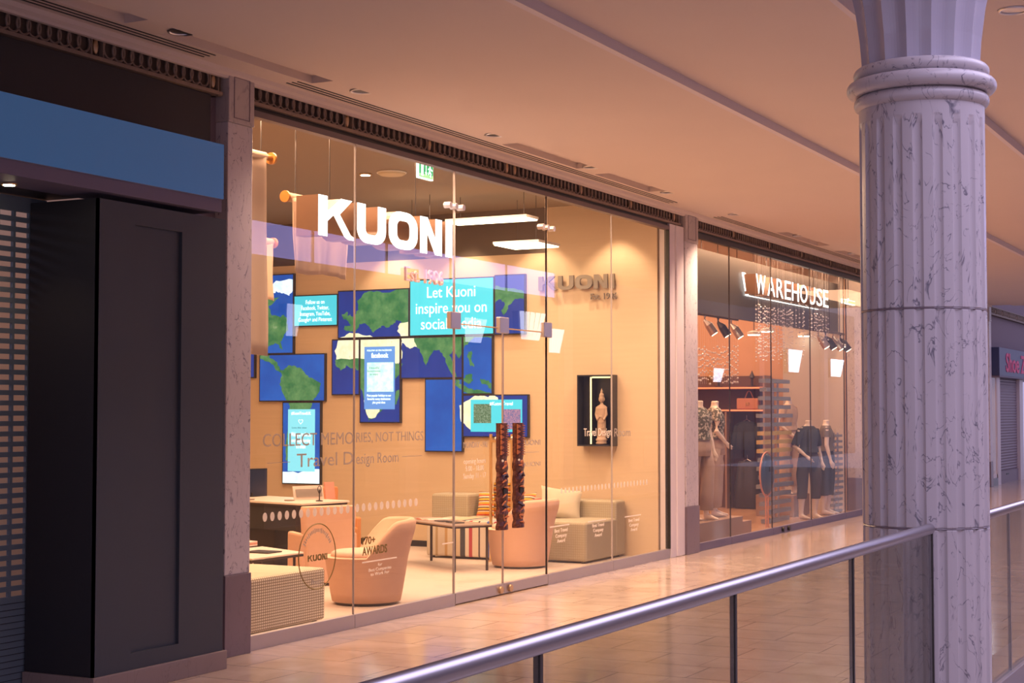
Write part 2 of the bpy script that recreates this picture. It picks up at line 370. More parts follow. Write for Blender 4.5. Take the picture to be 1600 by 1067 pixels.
# ------------------------------------------------------------------ geometry helpers
class MB:
    def __init__(s): s.v = []; s.f = []

    def add(s, vs, fs):
        n = len(s.v); s.v += [Vector(v) for v in vs]; s.f += [tuple(i + n for i in f) for f in fs]
        return s

    def box(s, x0, x1, y0, y1, z0, z1):
        x0, x1 = min(x0, x1), max(x0, x1); y0, y1 = min(y0, y1), max(y0, y1); z0, z1 = min(z0, z1), max(z0, z1)
        return s.add([(x0, y0, z0), (x1, y0, z0), (x1, y1, z0), (x0, y1, z0), (x0, y0, z1), (x1, y0, z1), (x1, y1, z1), (x0, y1, z1)],
                     [(0, 3, 2, 1), (4, 5, 6, 7), (0, 1, 5, 4), (1, 2, 6, 5), (2, 3, 7, 6), (3, 0, 4, 7)])

    def prism(s, pts, d):
        """closed outline (list of 3d points) pushed along vector d"""
        n = len(pts); d = Vector(d); p = [Vector(q) for q in pts]
        return s.add(p + [q + d for q in p], [tuple(range(n))[::-1], tuple(range(n, 2 * n))] + [(i, (i + 1) % n, n + (i + 1) % n, n + i) for i in range(n)])

    def loft(s, rings, cap=True):
        n = len(rings[0]); vs = [v for r in rings for v in r]; fs = []
        for k in range(len(rings) - 1):
            for i in range(n):
                a = k * n + i; b = k * n + (i + 1) % n
                fs.append((a, b, b + n, a + n))
        if cap: fs += [tuple(range(n))[::-1], tuple(range((len(rings) - 1) * n, len(rings) * n))]
        return s.add(vs, fs)

    def tube(s, path, r, n=10, cap=True):
        path = [Vector(p) for p in path]; rs = r if isinstance(r, (list, tuple)) else [r] * len(path); rings = []
        for i, p in enumerate(path):
            d = (path[min(i + 1, len(path) - 1)] - path[max(i - 1, 0)]).normalized()
            u = d.cross(Vector((0, 0, 1)))
            if u.length < 1e-3: u = d.cross(Vector((0, 1, 0)))
            u.normalize(); w = d.cross(u)
            rings.append([p + (u * cos(2 * pi * k / n) + w * sin(2 * pi * k / n)) * rs[i] for k in range(n)])
        return s.loft(rings, cap)

    def lathe(s, prof, c=(0, 0, 0), n=32, cap=True):
        c = Vector(c)
        return s.loft([[c + Vector((r * cos(2 * pi * k / n), r * sin(2 * pi * k / n), z)) for k in range(n)] for r, z in prof], cap)

    def ellips(s, secs, n=16):
        """stack of ellipses (cx, cy, z, rx, ry)"""
        return s.loft([[Vector((cx + rx * cos(2 * pi * k / n), cy + ry * sin(2 * pi * k / n), z)) for k in range(n)] for cx, cy, z, rx, ry in secs])

    def sphere(s, c, r, n=12, sc=(1, 1, 1)):
        c = Vector(c); m = max(6, n // 2)
        return s.loft([[c + Vector((r * sc[0] * sin(pi * j / m) * cos(2 * pi * k / n), r * sc[1] * sin(pi * j / m) * sin(2 * pi * k / n), -r * sc[2] * cos(pi * j / m))) for k in range(n)] for j in [0.08] + list(range(1, m)) + [m - 0.08]])

    def torus(s, c, R, r, axis='y', n=20, m=6, sz=1.0):
        rings = []
        for i in range(n):
            a = 2 * pi * i / n; ring = []
            for j in range(m):
                b = 2 * pi * j / m; q = R + r * cos(b)
                if axis == 'y': ring.append(Vector(c) + Vector((q * cos(a), r * sin(b), q * sin(a) * sz)))
                else: ring.append(Vector(c) + Vector((q * cos(a), q * sin(a), r * sin(b) * sz)))
            rings.append(ring)
        k = len(s.v); s.v += [v for q in rings for v in q]
        for i in range(n):
            for j in range(m):
                a = k + i * m + j; b = k + i * m + (j + 1) % m; c2 = k + ((i + 1) % n) * m + (j + 1) % m; d = k + ((i + 1) % n) * m + j
                s.f.append((a, b, c2, d))
        return s

    def build(s, name, m, parent=None, bevel=0.0, smooth=False, local=False, remesh=0.0, seg=2):
        off = Vector((0, 0, 0))
        if parent is not None and not local: off = wloc(parent)
        me = bpy.data.meshes.new(name)
        me.from_pydata([tuple(v - off) for v in s.v], [], s.f); me.update()
        me.materials.append(M[m] if isinstance(m, str) else m)
        bm = bmesh.new(); bm.from_mesh(me); bmesh.ops.recalc_face_normals(bm, faces=bm.faces)
        bm.to_mesh(me); bm.free()
        o = bpy.data.objects.new(name, me); COL.objects.link(o)
        if parent is not None: o.parent = parent
        if smooth:
            for p in me.polygons: p.use_smooth = True
        if bevel:
            b = o.modifiers.new('bevel', 'BEVEL'); b.width = bevel; b.segments = seg; b.limit_method = 'ANGLE'; b.angle_limit = radians(50)
        if remesh:
            r = o.modifiers.new('remesh', 'REMESH'); r.mode = 'VOXEL'; r.voxel_size = remesh; r.use_smooth_shade = True
            sm = o.modifiers.new('smooth', 'SMOOTH'); sm.iterations = 4; sm.factor = 0.5
            bake(o)
        return o


def bake(o):
    dg = bpy.context.evaluated_depsgraph_get(); dg.update()
    me = bpy.data.meshes.new_from_object(o.evaluated_get(dg))
    o.modifiers.clear(); o.data = me


def wloc(o):
    v = Vector((0, 0, 0))
    while o is not None: v += o.location; o = o.parent
    return v


def box(x0, x1, y0, y1, z0, z1): return MB().box(x0, x1, y0, y1, z0, z1)


def tag(o, label, cat, group=None, kind=None):
    o['label'] = label; o['category'] = cat
    if group: o['group'] = group
    if kind: o['kind'] = kind
    return o


def thing(name, label, cat, loc=(0, 0, 0), rz=0, group=None, kind=None):
    o = bpy.data.objects.new(name, None); COL.objects.link(o); o.location = loc; o.rotation_euler = (0, 0, rz)
    return tag(o, label, cat, group, kind)


def struct(name, mb, m, label, cat, **k): return tag(mb.build(name, m, **k), label, cat, kind='structure')


def dup(root, loc, label=None, rz=None, parent=None):
    r = root.copy(); COL.objects.link(r)
    if parent is None:
        r.location = loc
        if rz is not None: r.rotation_euler = (0, 0, rz)
        if label: r['label'] = label
    else: r.parent = parent
    for ch in [c for c in bpy.data.objects if c.parent == root]: dup(ch, None, parent=r)
    return r


def textmesh(body, p0, right, up, w, h, depth=0.002, bold=0.0, shear=0.0):
    """text fitted to the box w x h whose lower left corner is p0"""
    c = bpy.data.curves.new('t', 'FONT'); c.body = body; c.size = 1; c.align_x = 'CENTER' if '\n' in body else 'LEFT'
    c.extrude = 0.01; c.offset = bold; c.shear = shear; c.resolution_u = 3
    o = bpy.data.objects.new('t', c); COL.objects.link(o)
    dg = bpy.context.evaluated_depsgraph_get(); dg.update()
    me = bpy.data.meshes.new_from_object(o.evaluated_get(dg))
    bpy.data.objects.remove(o); xs = [v.co.x for v in me.vertices]; ys = [v.co.y for v in me.vertices]
    x0, x1, y0, y1 = min(xs), max(xs), min(ys), max(ys)
    right = Vector(right); up = Vector(up); nrm = right.cross(up)
    mb = MB()
    mb.add([Vector(p0) + right * ((v.co.x - x0) / (x1 - x0) * w) + up * ((v.co.y - y0) / (y1 - y0) * h) + nrm * ((v.co.z + 0.01) / 0.02 * depth) for v in me.vertices],
           [tuple(p.vertices) for p in me.polygons])
    bpy.data.meshes.remove(me)
    return mb


RX, UZ = Vector((1, 0, 0)), Vector((0, 0, 1))      # facade: reading left to right along +X
RY = Vector((0, -1, 0))                            # side wall: reading left to right along -Y


def kuoni(p0, right, up, w, h, depth, mb=None):
    """the five wide block letters, as five outlines"""
    right = Vector(right); up = Vector(up); d = right.cross(up) * depth; out = []
    P = lambda x, y: Vector(p0) + right * (x * w) + up * (y * h)
    K1 = [(0, 0), (.058, 0), (.058, 1), (0, 1)]
    K2 = [(.058, .38), (.100, .56), (.175, .06), (.20, 0), (.245, 0), (.245, .06), (.215, .12), (.140, .60), (.225, 1), (.150, 1), (.058, .62)]
    def rr(x0, x1, y0, y1, rx, ry, n=5):
        pts = []
        for cx, cy, a0 in ((x1 - rx, y1 - ry, 0), (x0 + rx, y1 - ry, 90), (x0 + rx, y0 + ry, 180), (x1 - rx, y0 + ry, 270)):
            for k in range(n + 1):
                a = radians(a0 + 90 * k / n); pts.append((cx + rx * cos(a), cy + ry * sin(a)))
        return pts
    def arc(cx, cy, rx, ry, a0, a1, n=8): return [(cx + rx * cos(radians(a0 + (a1 - a0) * k / n)), cy + ry * sin(radians(a0 + (a1 - a0) * k / n))) for k in range(n + 1)]
    U = [(.262, 1), (.262, .30)] + arc(.332, .35, .070, .35, 180, 270)[1:] + arc(.392, .35, .076, .35, 270, 360) + [(.468, 1), (.410, 1), (.410, .38)] + arc(.382, .38, .028, .15, 360, 270)[1:] + arc(.345, .38, .026, .15, 270, 180) + [(.319, 1)]
    Nn = [(.735, 0), (.788, 0), (.788, .60), (.858, 0), (.912, 0), (.912, 1), (.860, 1), (.860, .42), (.793, 1), (.735, 1)]
    I = [(.945, 0), (1, 0), (1, 1), (.945, 1)]
    res = []
    for ps in ([K1, K2], [U], None, [Nn], [I]):
        m = MB()
        if ps is None:
            o = rr(.492, .712, 0, 1, .085, .38); i = rr(.552, .652, .24, .76, .030, .16); n = len(o)
            vo = [P(*q) for q in o]; vi = [P(*q) for q in i]
            m.add(vo + vi + [v + d for v in vo] + [v + d for v in vi],
                  [(k, (k + 1) % n, n + (k + 1) % n, n + k) for k in range(n)] + [(2 * n + k, 2 * n + (k + 1) % n, 3 * n + (k + 1) % n, 3 * n + k) for k in range(n)] +
                  [(k, (k + 1) % n, 2 * n + (k + 1) % n, 2 * n + k) for k in range(n)] + [(n + k, n + (k + 1) % n, 3 * n + (k + 1) % n, 3 * n + k) for k in range(n)])
        else:
            for q in ps: m.prism([P(*a) for a in q], d)
        res.append(m)
    return res


FY = 6.43          # shopfront plane
WX = 16.2          # right-hand wall of the travel shop

# ================================================================== SETTING
struct('floor', box(-4, 44, 1.80, 13, -0.25, 0.0).box(-4, 44, -6, 1.80, -0.25, 0.0), 'floor_stone', 'cream stone tiled mall walkway in staggered rectangular slabs', 'floor')
struct('floor', box(8.6, 16.2, FY + 0.04, 13, 0.0, 0.006), 'shop_floor', 'pale timber floor inside the lit travel shop', 'floor')
struct('floor', box(17.05, 25.1, FY + 0.04, 13, 0.0, 0.006), 'fashion_floor', 'warm brown floor inside the fashion shop', 'floor')
# ceiling: main slab, raised strip with troughs over the shopfronts
struct('ceiling', box(-4, 34.6, 3.93, 5.93, 3.82, 4.0), 'ceiling_paint', 'wide smooth peach coloured ceiling slab over the walkway', 'ceiling')
struct('ceiling', box(-4, 34.6, 3.88, 3.93, 3.82, 3.885), 'ceiling_edge', 'lilac edge strip along the lowest ceiling slab', 'ceiling edge')
TROUGHS = [(3.6, 5.2), (5.55, 7.05), (7.35, 8.95), (11.75, 13.25), (13.65, 15.0), (19.2, 21.0), (21.8, 23.4)]
st = MB(); xs = -4.0
for a, b in TROUGHS:
    st.box(xs, a, 5.93, 6.16, 3.84, 4.0); xs = b
    st.box(a, b, 5.93, 6.16, 3.895, 4.0)
st.box(xs, 34.6, 5.93, 6.16, 3.84, 4.0)
st.box(-4, 34.6, 6.16, FY + .4, 3.84, 4.0)
struct('ceiling', st, 'ceiling_paint', 'raised ceiling strip with long recessed troughs above the shopfronts', 'ceiling')
struct('ceiling', box(-4, 34.6, 2.44, 3.93, 3.885, 4.0), 'ceiling_paint', 'second ceiling step nearer the atrium', 'ceiling')
struct('ceiling', box(-4, 34.6, 2.40, 2.44, 3.885, 3.955), 'ceiling_edge', 'lilac edge strip along the second ceiling step', 'ceiling edge')
struct('ceiling', box(-4, 34.6, 1.1, 2.44, 3.955, 4.05), 'ceiling_paint', 'highest ceiling step with round downlight beside the column', 'ceiling')
# cornice and slot diffusers
struct('trim_1', MB().prism([(-4, 6.43, 3.84), (-4, 6.36, 3.84), (-4, 6.37, 3.815), (-4, 6.395, 3.80), (-4, 6.40, 3.785), (-4, 6.43, 3.785)], (38.6, 0, 0)), 'ceiling_paint', 'stepped cornice under the ceiling above the shopfront friezes', 'cornice')
for i, (a, b) in enumerate([(3.0, 7.95), (8.85, 15.9), (17.3, 24.9)]):
    s_ = MB()
    for k in range(3): s_.box(a, b, 6.20 + k * 0.045, 6.212 + k * 0.045, 3.836, 3.8405)
    w = ['dark blue fronted shop', 'travel shop', 'fashion shop'][i]
    tag(s_.build('slot_diffuser', 'black'), 'thin dark triple slot air diffuser in the ceiling before the %s' % w, 'air vent', 'linear slot diffusers')
# shop inner walls
struct('wall_right', box(WX, 16.6, FY + 0.13, 13, 0, 3.40).box(WX, 16.6, FY + .13, 7.92, 3.40, 3.92), 'beige_wall', 'beige right hand wall of the travel shop carrying the map screens', 'wall')
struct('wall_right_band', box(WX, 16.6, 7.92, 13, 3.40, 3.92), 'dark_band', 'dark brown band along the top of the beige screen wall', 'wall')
struct('wall_back', box(8.3, 16.6, 12.9, 13.1, 0, 3.92), 'beige_wall', 'beige rear wall of the travel shop', 'wall')
struct('wall_left', box(8.2, 8.42, 6.95, 13, 0, 3.92), 'beige_wall', 'beige left wall of the travel shop', 'wall')
struct('ceiling', box(8.3, 16.6, FY + 0.1, 13, 3.92, 4.0), 'shop_ceiling', 'dark taupe ceiling inside the travel shop', 'ceiling')
struct('baseboard_right', box(WX - 0.015, WX, 8.0, 12.9, 0.006, 0.075), 'black', 'black skirting along the beige screen wall', 'skirting')
struct('wall_fashion_back', box(16.7, 25.4, 10.9, 11.1, 0, 3.92), 'orange_wall', 'warm orange rear wall of the fashion shop', 'wall')
struct('wall_fashion_right', box(25.1, 25.3, 6.92, 11, 0, 3.92), 'orange_wall', 'warm right hand wall of the fashion shop', 'wall')
struct('wall_fashion_left', box(16.65, 17.0, 6.92, 11, 0, 3.92), 'orange_wall', 'warm left hand wall of the fashion shop', 'wall')
struct('ceiling', box(16.65, 25.4, FY + .1, 11, 3.92, 4.0), 'ceiling_paint', 'pale ceiling inside the fashion shop', 'ceiling')
# far end of the mall, right of the column
struct('wall_far', box(34.66, 46, 6.45, 6.7, 3.845, 6.0), 'purple_wall', 'dim purple wall above the far frieze beyond the column', 'wall')
struct('wall_far_upper', box(-4, 34.6, 6.9, 7.1, 3.9, 4.4), 'dark_band', 'hidden wall over the shopfronts', 'wall')

# ------------------------------------------------------------------ opposite side of the atrium (seen only mirrored in the glass)
opp = thing('opposite_shopfront', 'pale panelled shopfront across the atrium mirrored in the glass', 'shopfront', (20, -3.3, 0))
box(-4, 60, -3.5, -3.305, 0, 4.4).build('wall_panel', 'facade_far', opp)
for k in range(8):
    x = 4.95 + k * 7.2
    box(x, x + .5, -3.3, -3.15, 0, 4.4).build('pilaster', 'white_frame', opp)
for k in range(16):
    x = 4.9 + k * 3.4
    for x_ in (x, x + 1.3): box(x_, x_ + 1.0, -3.3, -3.27, 0.15, 0.95).build('dado_panel', 'panel_beige', opp)
dw = thing('clerestory_window', 'long blue dusk window high across the atrium mirrored in the glass', 'window', (25, -3.3, 4.9))
pm = MB().box(21.0, 33.5, -3.3, -3.27, 4.25, 4.85)
pm.build('window_pane', 'dusk_window', dw)
pm = MB()
for k in range(6): pm.box(21 + k * 2.5 - .03, 21 + k * 2.5 + .03, -3.27, -3.24, 4.2, 4.9)
pm.box(20.9, 33.6, -3.27, -3.24, 4.19, 4.25).box(20.9, 33.6, -3.27, -3.24, 4.85, 4.9).build('window_frame', 'white_frame', dw)
box(-4, 60, -3.5, -3.305, 4.4, 5.2).build('wall_panel', 'facade_far', opp)


def fanlamp(x, z, w, h, lab):
    t = thing('wall_lantern', lab, 'wall lamp', (x, -3.14, z), 0, 'glowing fan shaped lanterns across the atrium')
    n = 5; g = MB(); rb = MB()
    for k in range(n):
        a0 = -w / 2 + w * k / n + .032 * w; a1 = -w / 2 + w * (k + 1) / n - .032 * w; q = .68
        g.prism([(x + a0 * q, -3.12, z), (x + a1 * q, -3.12, z), (x + a1, -3.05, z + h), (x + a0, -3.05, z + h)], (0, -.03, 0))
    g.build('glass_flute', 'lamp_glow', t)
    MB().prism([(x - w * .36, -3.16, z - .04), (x + w * .36, -3.16, z - .04), (x + w * .5, -3.10, z + h), (x - w * .5, -3.10, z + h)], (0, -.14, 0)).build('lamp_back', 'dark_metal', t)
    return t


for x, z, w, h, l in [(29.27, 3.04, 1.0, .50, 'second'), (31.95, 3.2, 1.35, .62, 'third'), (33.2, 2.95, .8, .55, 'fourth'), (22.7, 2.9, .45, .55, 'first'), (44.2, 2.45, .9, .4, 'fifth'), (51.7, 2.9, 1.6, .75, 'sixth'), (56.8, 2.85, 1.8, .62, 'seventh')]:
    fanlamp(x, z, w, h, 'glowing fluted fan shaped lantern mirrored in the glass, %s from the left' % l)


# ------------------------------------------------------------------ pilasters
def pilaster(x0, x1, y0, lab, cap=True, y1=6.9):
    t = thing('pilaster', lab, 'pilaster', (x0, y0, 0))
    box(x0, x1, y0, y1, 0.53, 3.50).build('shaft', 'marble', t, bevel=.006)
    box(x0 - .005, x1 + .005, y0 - .01, y1, 0, 0.53).build('base', 'marble_dark', t, bevel=.004)
    c = box(x0 - .004, x1 + .004, y0 - .01, y1, 3.50, 3.84); c.build('capital_block', 'marble_cap', t, bevel=.006)
    w = (x1 - x0); g = MB(); a, b = x0 + w * .18, x1 - w * .18
    for q in ((a, b, 3.53, 3.536), (a, b, 3.80, 3.806), (a, a + .006, 3.53, 3.80), (b - .006, b, 3.53, 3.80)): g.box(q[0], q[1], y0 - .013, y0 - .009, q[2], q[3])
    g.build('carved_border', 'marble_dark', t)
    return t


pilaster(8.34, 8.61, FY - .03, 'lilac grey marble pilaster between the dark shopfront and the travel shop')
pilaster(16.64, 17.03, FY - .03, 'grey veined marble pilaster between the two glazed shops')
pilaster(25.1, 25.4, FY - .03, 'marble pilaster right of the fashion shop behind the column')
pilaster(34.4, 34.65, FY - .03, 'narrow marble pilaster at the far shoe shop')
# side strip of dark marble beside the left pilaster
sp = thing('door_jamb', 'narrow dark marble jamb left of the lilac pilaster', 'jamb', (8.0, 6.5, 0))
box(7.99, 8.34, 6.5, 6.9, 0, 3.84).build('jamb_panel', 'marble_dark', sp)
pj = thing('frame_post', 'smooth pale square post at the right end of the travel shop glazing', 'post', (16.23, FY, 0))
box(16.235, 16.40, FY - .005, FY + .12, 0, 3.66).build('inner_face', 'white_frame', pj, bevel=.003)
box(16.40, 16.632, FY - .02, FY + .12, 0, 3.66).build('outer_face', 'white_frame', pj, bevel=.012)
box(16.215, 16.235, FY - .004, FY + .05, 0.1, 3.6).build('dark_seal', 'black', pj)

# ------------------------------------------------------------------ friezes
def frieze(x0, x1, meds, lab, name='frieze'):
    t = thing(name, lab, 'frieze', (x0, FY, 3.75))
    box(x0, x1, FY + .03, FY + .12, 3.66, 3.84).build('backing', 'frieze_back', t)
    MB().box(x0, x1, FY - .015, FY + .06, 3.665, 3.688).box(x0, x1, FY - .01, FY + .06, 3.822, 3.84).box(x0, x0 + .03, FY, FY + .06, 3.66, 3.84).box(x1 - .03, x1, FY, FY + .06, 3.66, 3.84).build('border', 'frieze_metal', t)
    edges = [x0 - .03] + list(meds) + [x1 + .03]
    for e0_, e1_ in zip(edges[:-1], edges[1:]):
        L = e1_ - e0_ - .22
        if L < .05: continue
        nr = max(1, int(L / .078)); rg = MB()
        for k in range(nr + 1): rg.torus((e0_ + .11 + L * k / nr, FY + .010, 3.755), .051, .0078, 'y', 22, 6, 1.12)
        rg.build('ring_pattern', 'frieze_metal', t, smooth=True)
    for m in meds:
        for q in (-.05, .05): box(m + q - .005, m + q + .005, FY, FY + .05, 3.688, 3.822).build('divider', 'frieze_metal', t)
    for m in meds: MB().sphere((m, FY + .02, 3.755), .022, 12, (1, .7, 2.4)).build('medallion', 'brass', t, smooth=True)
    return t


frieze(2.0, 8.30, [3.6, 4.8, 5.95, 7.13, 8.24], 'dark metal frieze of interlocking rings above the dark shuttered shopfront')
frieze(8.62, 16.55, [9.83, 11.04, 12.40, 12.55, 13.97, 15.2, 16.42], 'dark metal frieze of interlocking rings above the travel shop window')
frieze(17.04, 25.1, [18.4, 19.79, 21.2, 22.62, 24.02], 'dark metal frieze of interlocking rings above the fashion shop window')
frieze(34.7, 43, [35.4, 36.2, 37.0, 38.0, 39.0], 'dark frieze with pale medallions above the far shoe shop')

# ------------------------------------------------------------------ travel shop glazing
def head(x0, x1, m1, lab):
    t = thing('glazing_head', lab, 'glazing rail', (x0, FY, 3.6))
    box(x0, x1, FY + .02, FY + .14, 3.63, 3.665).build('shadow_gap', 'black', t)
    box(x0, x1, FY - .005, FY + .06, 3.59, 3.632).build('head_rail', m1, t)


head(8.62, 16.24, 'head_taupe', 'slim steel rail along the top of the travel shop glazing')
head(17.04, 25.1, 'black', 'black rail along the top of the fashion shop glazing')
VX = [8.62, 9.94, 11.45, 13.19, 14.69, 16.22]
wn = 0
LABW = ['leftmost glass pane of the travel shop window', 'travel shop window pane with the round logo sticker', None, 'travel shop pane just right of the glass doors', 'rightmost glass pane of the travel shop window']
WPANES = {}
for i in range(5):
    a, b = VX[i], VX[i + 1]
    if i == 2: continue
    wn += 1
    t = thing('window_%d' % wn, LABW[i], 'window', (a, FY, 0), kind='structure')
    box(a + .003, b - .003, FY + .012, FY + .024, .10, 3.60).build('glass_pane', 'shop_glass', t)
    box(a + .002, b - .002, FY, FY + .05, 0, .10).build('bottom_rail', 'satin_steel', t, bevel=.002)
    MB().box(a - .002, a + .002, FY + .010, FY + .026, .10, 3.6).build('joint', 'joint_grey', t)
    WPANES[i] = t
# overpanel and doors
t = thing('window_%d' % (wn + 1), 'frameless glass overpanel above the travel shop doors', 'window', (11.45, FY, 2.32), kind='structure')
box(11.453, 13.187, FY + .012, FY + .024, 2.33, 3.60).build('glass_pane', 'shop_glass', t)
MB().box(11.447, 11.453, FY + .008, FY + .028, .1, 3.6).build('joint', 'joint_grey', t)
MB().box(13.188, 13.192, FY + .008, FY + .028, .1, 3.6).build('joint', 'frieze_metal', t)
MB().tube([(11.5, FY + .03, 2.325), (13.15, FY + .03, 2.325)], .006, 6).build('head_bar', 'brass', t)
for px in (11.45, 12.32, 13.19):
    box(px - .085, px + .085, FY - .004, FY + .04, 2.28, 2.42).build('patch_fitting', 'satin_steel', t, bevel=.006)
for px in (11.35, 11.45, 11.57):
    MB().tube([(px, FY - .01, 3.30), (px, FY + .05, 3.30)], .026, 14).build('spider_bolt', 'satin_steel', t)
for px in (13.09, 13.19, 13.31):
    MB().tube([(px, FY - .01, 3.30), (px, FY + .05, 3.30)], .026, 14).build('spider_bolt', 'satin_steel', t)


def carved_handle(parent, xc):
    h = MB(); n = 26; rings = []
    rnd = random.Random(int(xc * 100))
    for k in range(n + 1):
        z = .575 + .92 * k / n; low = z < 1.2
        w = .076 + (.005 * sin(k * 2.1) if low else .002 * sin(k * 3)); d = .028 + (.007 * sin(k * 1.7 + 1) if low else 0)
        rings.append([Vector((xc + w * cx, FY - .045 + d * cy, z)) for cx, cy in ((-1, -.5), (-.55, -1), (.1, -1.2), (.65, -1), (1, -.4), (1, .7), (-1, .7))])
    h.loft(rings); H = h.build('door_handle', 'carved_wood', parent)
    tri = MB()
    for k in range(6):
        z = 1.22 + k * .045
        tri.prism([(xc - .07, FY - .077, z), (xc - .07, FY - .077, z + .04), (xc - .022, FY - .082, z + .02)], (0, .012, 0))
    for k in range(13):
        z = 1.215 + k * .021
        tri.box(xc + .015, xc + .06, FY - .082, FY - .07, z, z + .008)
    for k in range(9):
        z = .62 + k * .062; a = rnd.uniform(-.5, .9)
        c = Vector((xc + rnd.uniform(-.03, .03), FY - .08, z))
        d = Vector((cos(a) * .045, 0, sin(a) * .03))
        tri.tube([c - d, c + Vector((0, -.006, .008)), c + d], [.004, .010, .004], 6)
    tri.sphere((xc + .01, FY - .075, 1.145), .026, 10, (1, .5, 1)).torus((xc, FY - .075, .70), .03, .008, 'y', 12, 5, 1.4)
    tri.build('carved_relief', 'carved_light', H)
    q = MB().box(xc - .035, xc + .04, FY - .083, FY - .07, .88, .93); q.build('dark_inset', 'black', H)
    q = MB().tube([(xc - .05, FY - .078, 1.04), (xc + .01, FY - .083, 1.06), (xc + .05, FY - .075, 1.03)], .012, 6).tube([(xc - .05, FY - .078, .80), (xc + .04, FY - .08, .77)], .010, 6)
    q.build('painted_detail', 'carved_blue', H)
    q = MB().sphere((xc - .05, FY - .078, 1.17), .011, 8); q.build('bead_eye', 'decal_white', H)
    for z in (.7, 1.36):
        MB().tube([(xc, FY - .02, z), (xc, FY + .02, z)], .015, 8).build('mount', 'satin_steel', H)


for k, (a, b, hx, nm) in enumerate([(11.456, 12.317, 12.19, 'left'), (12.323, 13.184, 12.50, 'right')]):
    t = thing('door_%d' % (k + 1), '%s frameless glass door of the travel shop with tall carved wooden handle' % nm, 'door', (a, FY, 0), kind='structure')
    box(a, b, FY + .012, FY + .024, .10, 2.32).build('glass_pane', 'shop_glass', t)
    box(a, b, FY, FY + .045, .012, .10).build('bottom_rail', 'satin_steel', t, bevel=.002)
    MB().tube([((12.24 if k == 0 else 12.42), FY - .02, .05), ((12.24 if k == 0 else 12.42), FY + .01, .05)], .032, 16).build('lock_knob', 'brass', t)
    xe = b if k == 0 else a
    box(xe - .002, xe + .002, FY + .010, FY + .026, .10, 2.32).build('glass_edge', 'satin_steel', t)
    carved_handle(t, hx)


# ------------------------------------------------------------------ stickers on the glass (parts of their panes)
def decal(body, x0, x1, z0, z1, m, parent, bold=0.0, name='lettering'):
    return textmesh(body, (x0, FY + .011, z0), RX, UZ, x1 - x0, z1 - z0, .002, bold).build(name, m, parent)


p0, p1, p3, p4 = WPANES[0], WPANES[1], WPANES[3], WPANES[4]
decal('COLLECT MEMO', 8.80, 9.92, 1.355, 1.445, 'decal_grey', p0)
decal('RIES, NOT THINGS', 9.96, 10.94, 1.355, 1.44, 'decal_grey', p1)
decal('Travel D', 9.20, 9.92, 1.205, 1.30, 'decal_grey', p0)
decal('esign Room', 9.96, 10.56, 1.18, 1.285, 'decal_grey', p1)
box(8.85, 9.12, FY + .009, FY + .012, 1.243, 1.247).build('sticker_line', 'decal_grey', p0)
box(10.62, 10.92, FY + .009, FY + .012, 1.243, 1.247).build('sticker_line', 'decal_grey', p1)


def dots(xs, z, parent, rx=.024, rz=.031):
    m = MB()
    for x in xs: m.prism([(x + rx * cos(2 * pi * k / 16), FY + .009, z + rz * sin(2 * pi * k / 16)) for k in range(16)], (0, .002, 0))
    m.build('dot_row', 'decal_white', parent)


dots([8.83 + .085 * k for k in range(13)], .88, p0)
dots([9.98 + .085 * k for k in range(11)], .88, p1)
dots([13.5 + .085 * k for k in range(14)], .85, p3, .016, .028)
dots([14.74 + .085 * k for k in range(11)], .85, p4, .016, .028)
MB().torus((9.46, FY + .01, .565), .232, .0045, 'y', 48, 4).build('round_logo_ring', 'decal_olive', p0)
k5 = kuoni((9.34, FY + .011, .535), RX, UZ, .245, .045, .002); kk = MB()
for q in k5: kk.add(q.v, q.f)
kk.build('round_logo_letters', 'decal_olive', p0)
ar = MB()
for a0, a1, n in ((150, 30, 20), (250, 290, 7)):
    for k in range(n):
        a = radians(a0 + (a1 - a0) * k / (n - 1)); c = Vector((9.46 + .185 * cos(a), FY + .01, .565 + .185 * sin(a)))
        r = Vector((cos(a), 0, sin(a))) * (.012 if k % 4 else .018); s_ = Vector((-sin(a), 0, cos(a))) * .005
        ar.prism([c - r - s_, c - r + s_, c + r + s_, c + r - s_], (0, .002, 0))
ar.build('round_logo_caption', 'decal_grey', p0)
decal('170+', 10.05, 10.23, .60, .66, 'decal_olive', p1, .02)
decal('AWARDS', 10.05, 10.40, .52, .585, 'decal_olive', p1, .02)
box(10.05, 10.54, FY + .009, FY + .012, .465, .475).build('sticker_line', 'decal_white', p1)
decal('for\nBest Companies\nto Work For', 10.14, 10.46, .36, .45, 'decal_white', p1)
decal('KUONI', 12.66, 13.05, 1.29, 1.34, 'decal_grey', bpy.data.objects['door_2'], .02)
decal('MONDAY - FRI', 11.60, 12.02, 1.29, 1.34, 'decal_grey', bpy.data.objects['door_1'], .01)
decal('opening hours\n9.00 - 18.00\nSunday 11 - 17', 11.60, 12.0, 1.02, 1.2, 'decal_white', bpy.data.objects['door_1'])
box(12.72, 13.02, FY + .009, FY + .012, 1.225, 1.23).build('sticker_line', 'decal_grey', bpy.data.objects['door_2'])
decal('KUONI', 12.72, 13.05, 1.10, 1.14, 'decal_grey', bpy.data.objects['door_2'])
decal('Travel Design', 14.0, 14.66, 1.33, 1.43, 'decal_white', p3)
decal('Room', 14.74, 15.15, 1.34, 1.425, 'decal_grey', p4)
for (x, z, pp) in ((13.25, .52, p3), (14.1, .515, p3), (15.0, .51, p4)):
    box(x, x + .42, FY + .009, FY + .012, z, z + .012).build('sticker_line', 'decal_white', pp)
    decal('Best Travel\nCompany\nAward', x + .1, x + .38, z - .15, z - .02, 'decal_white', pp)
box(11.25, 11.43, FY + .009, FY + .012, .515, .525).build('sticker_line', 'decal_white', p1)

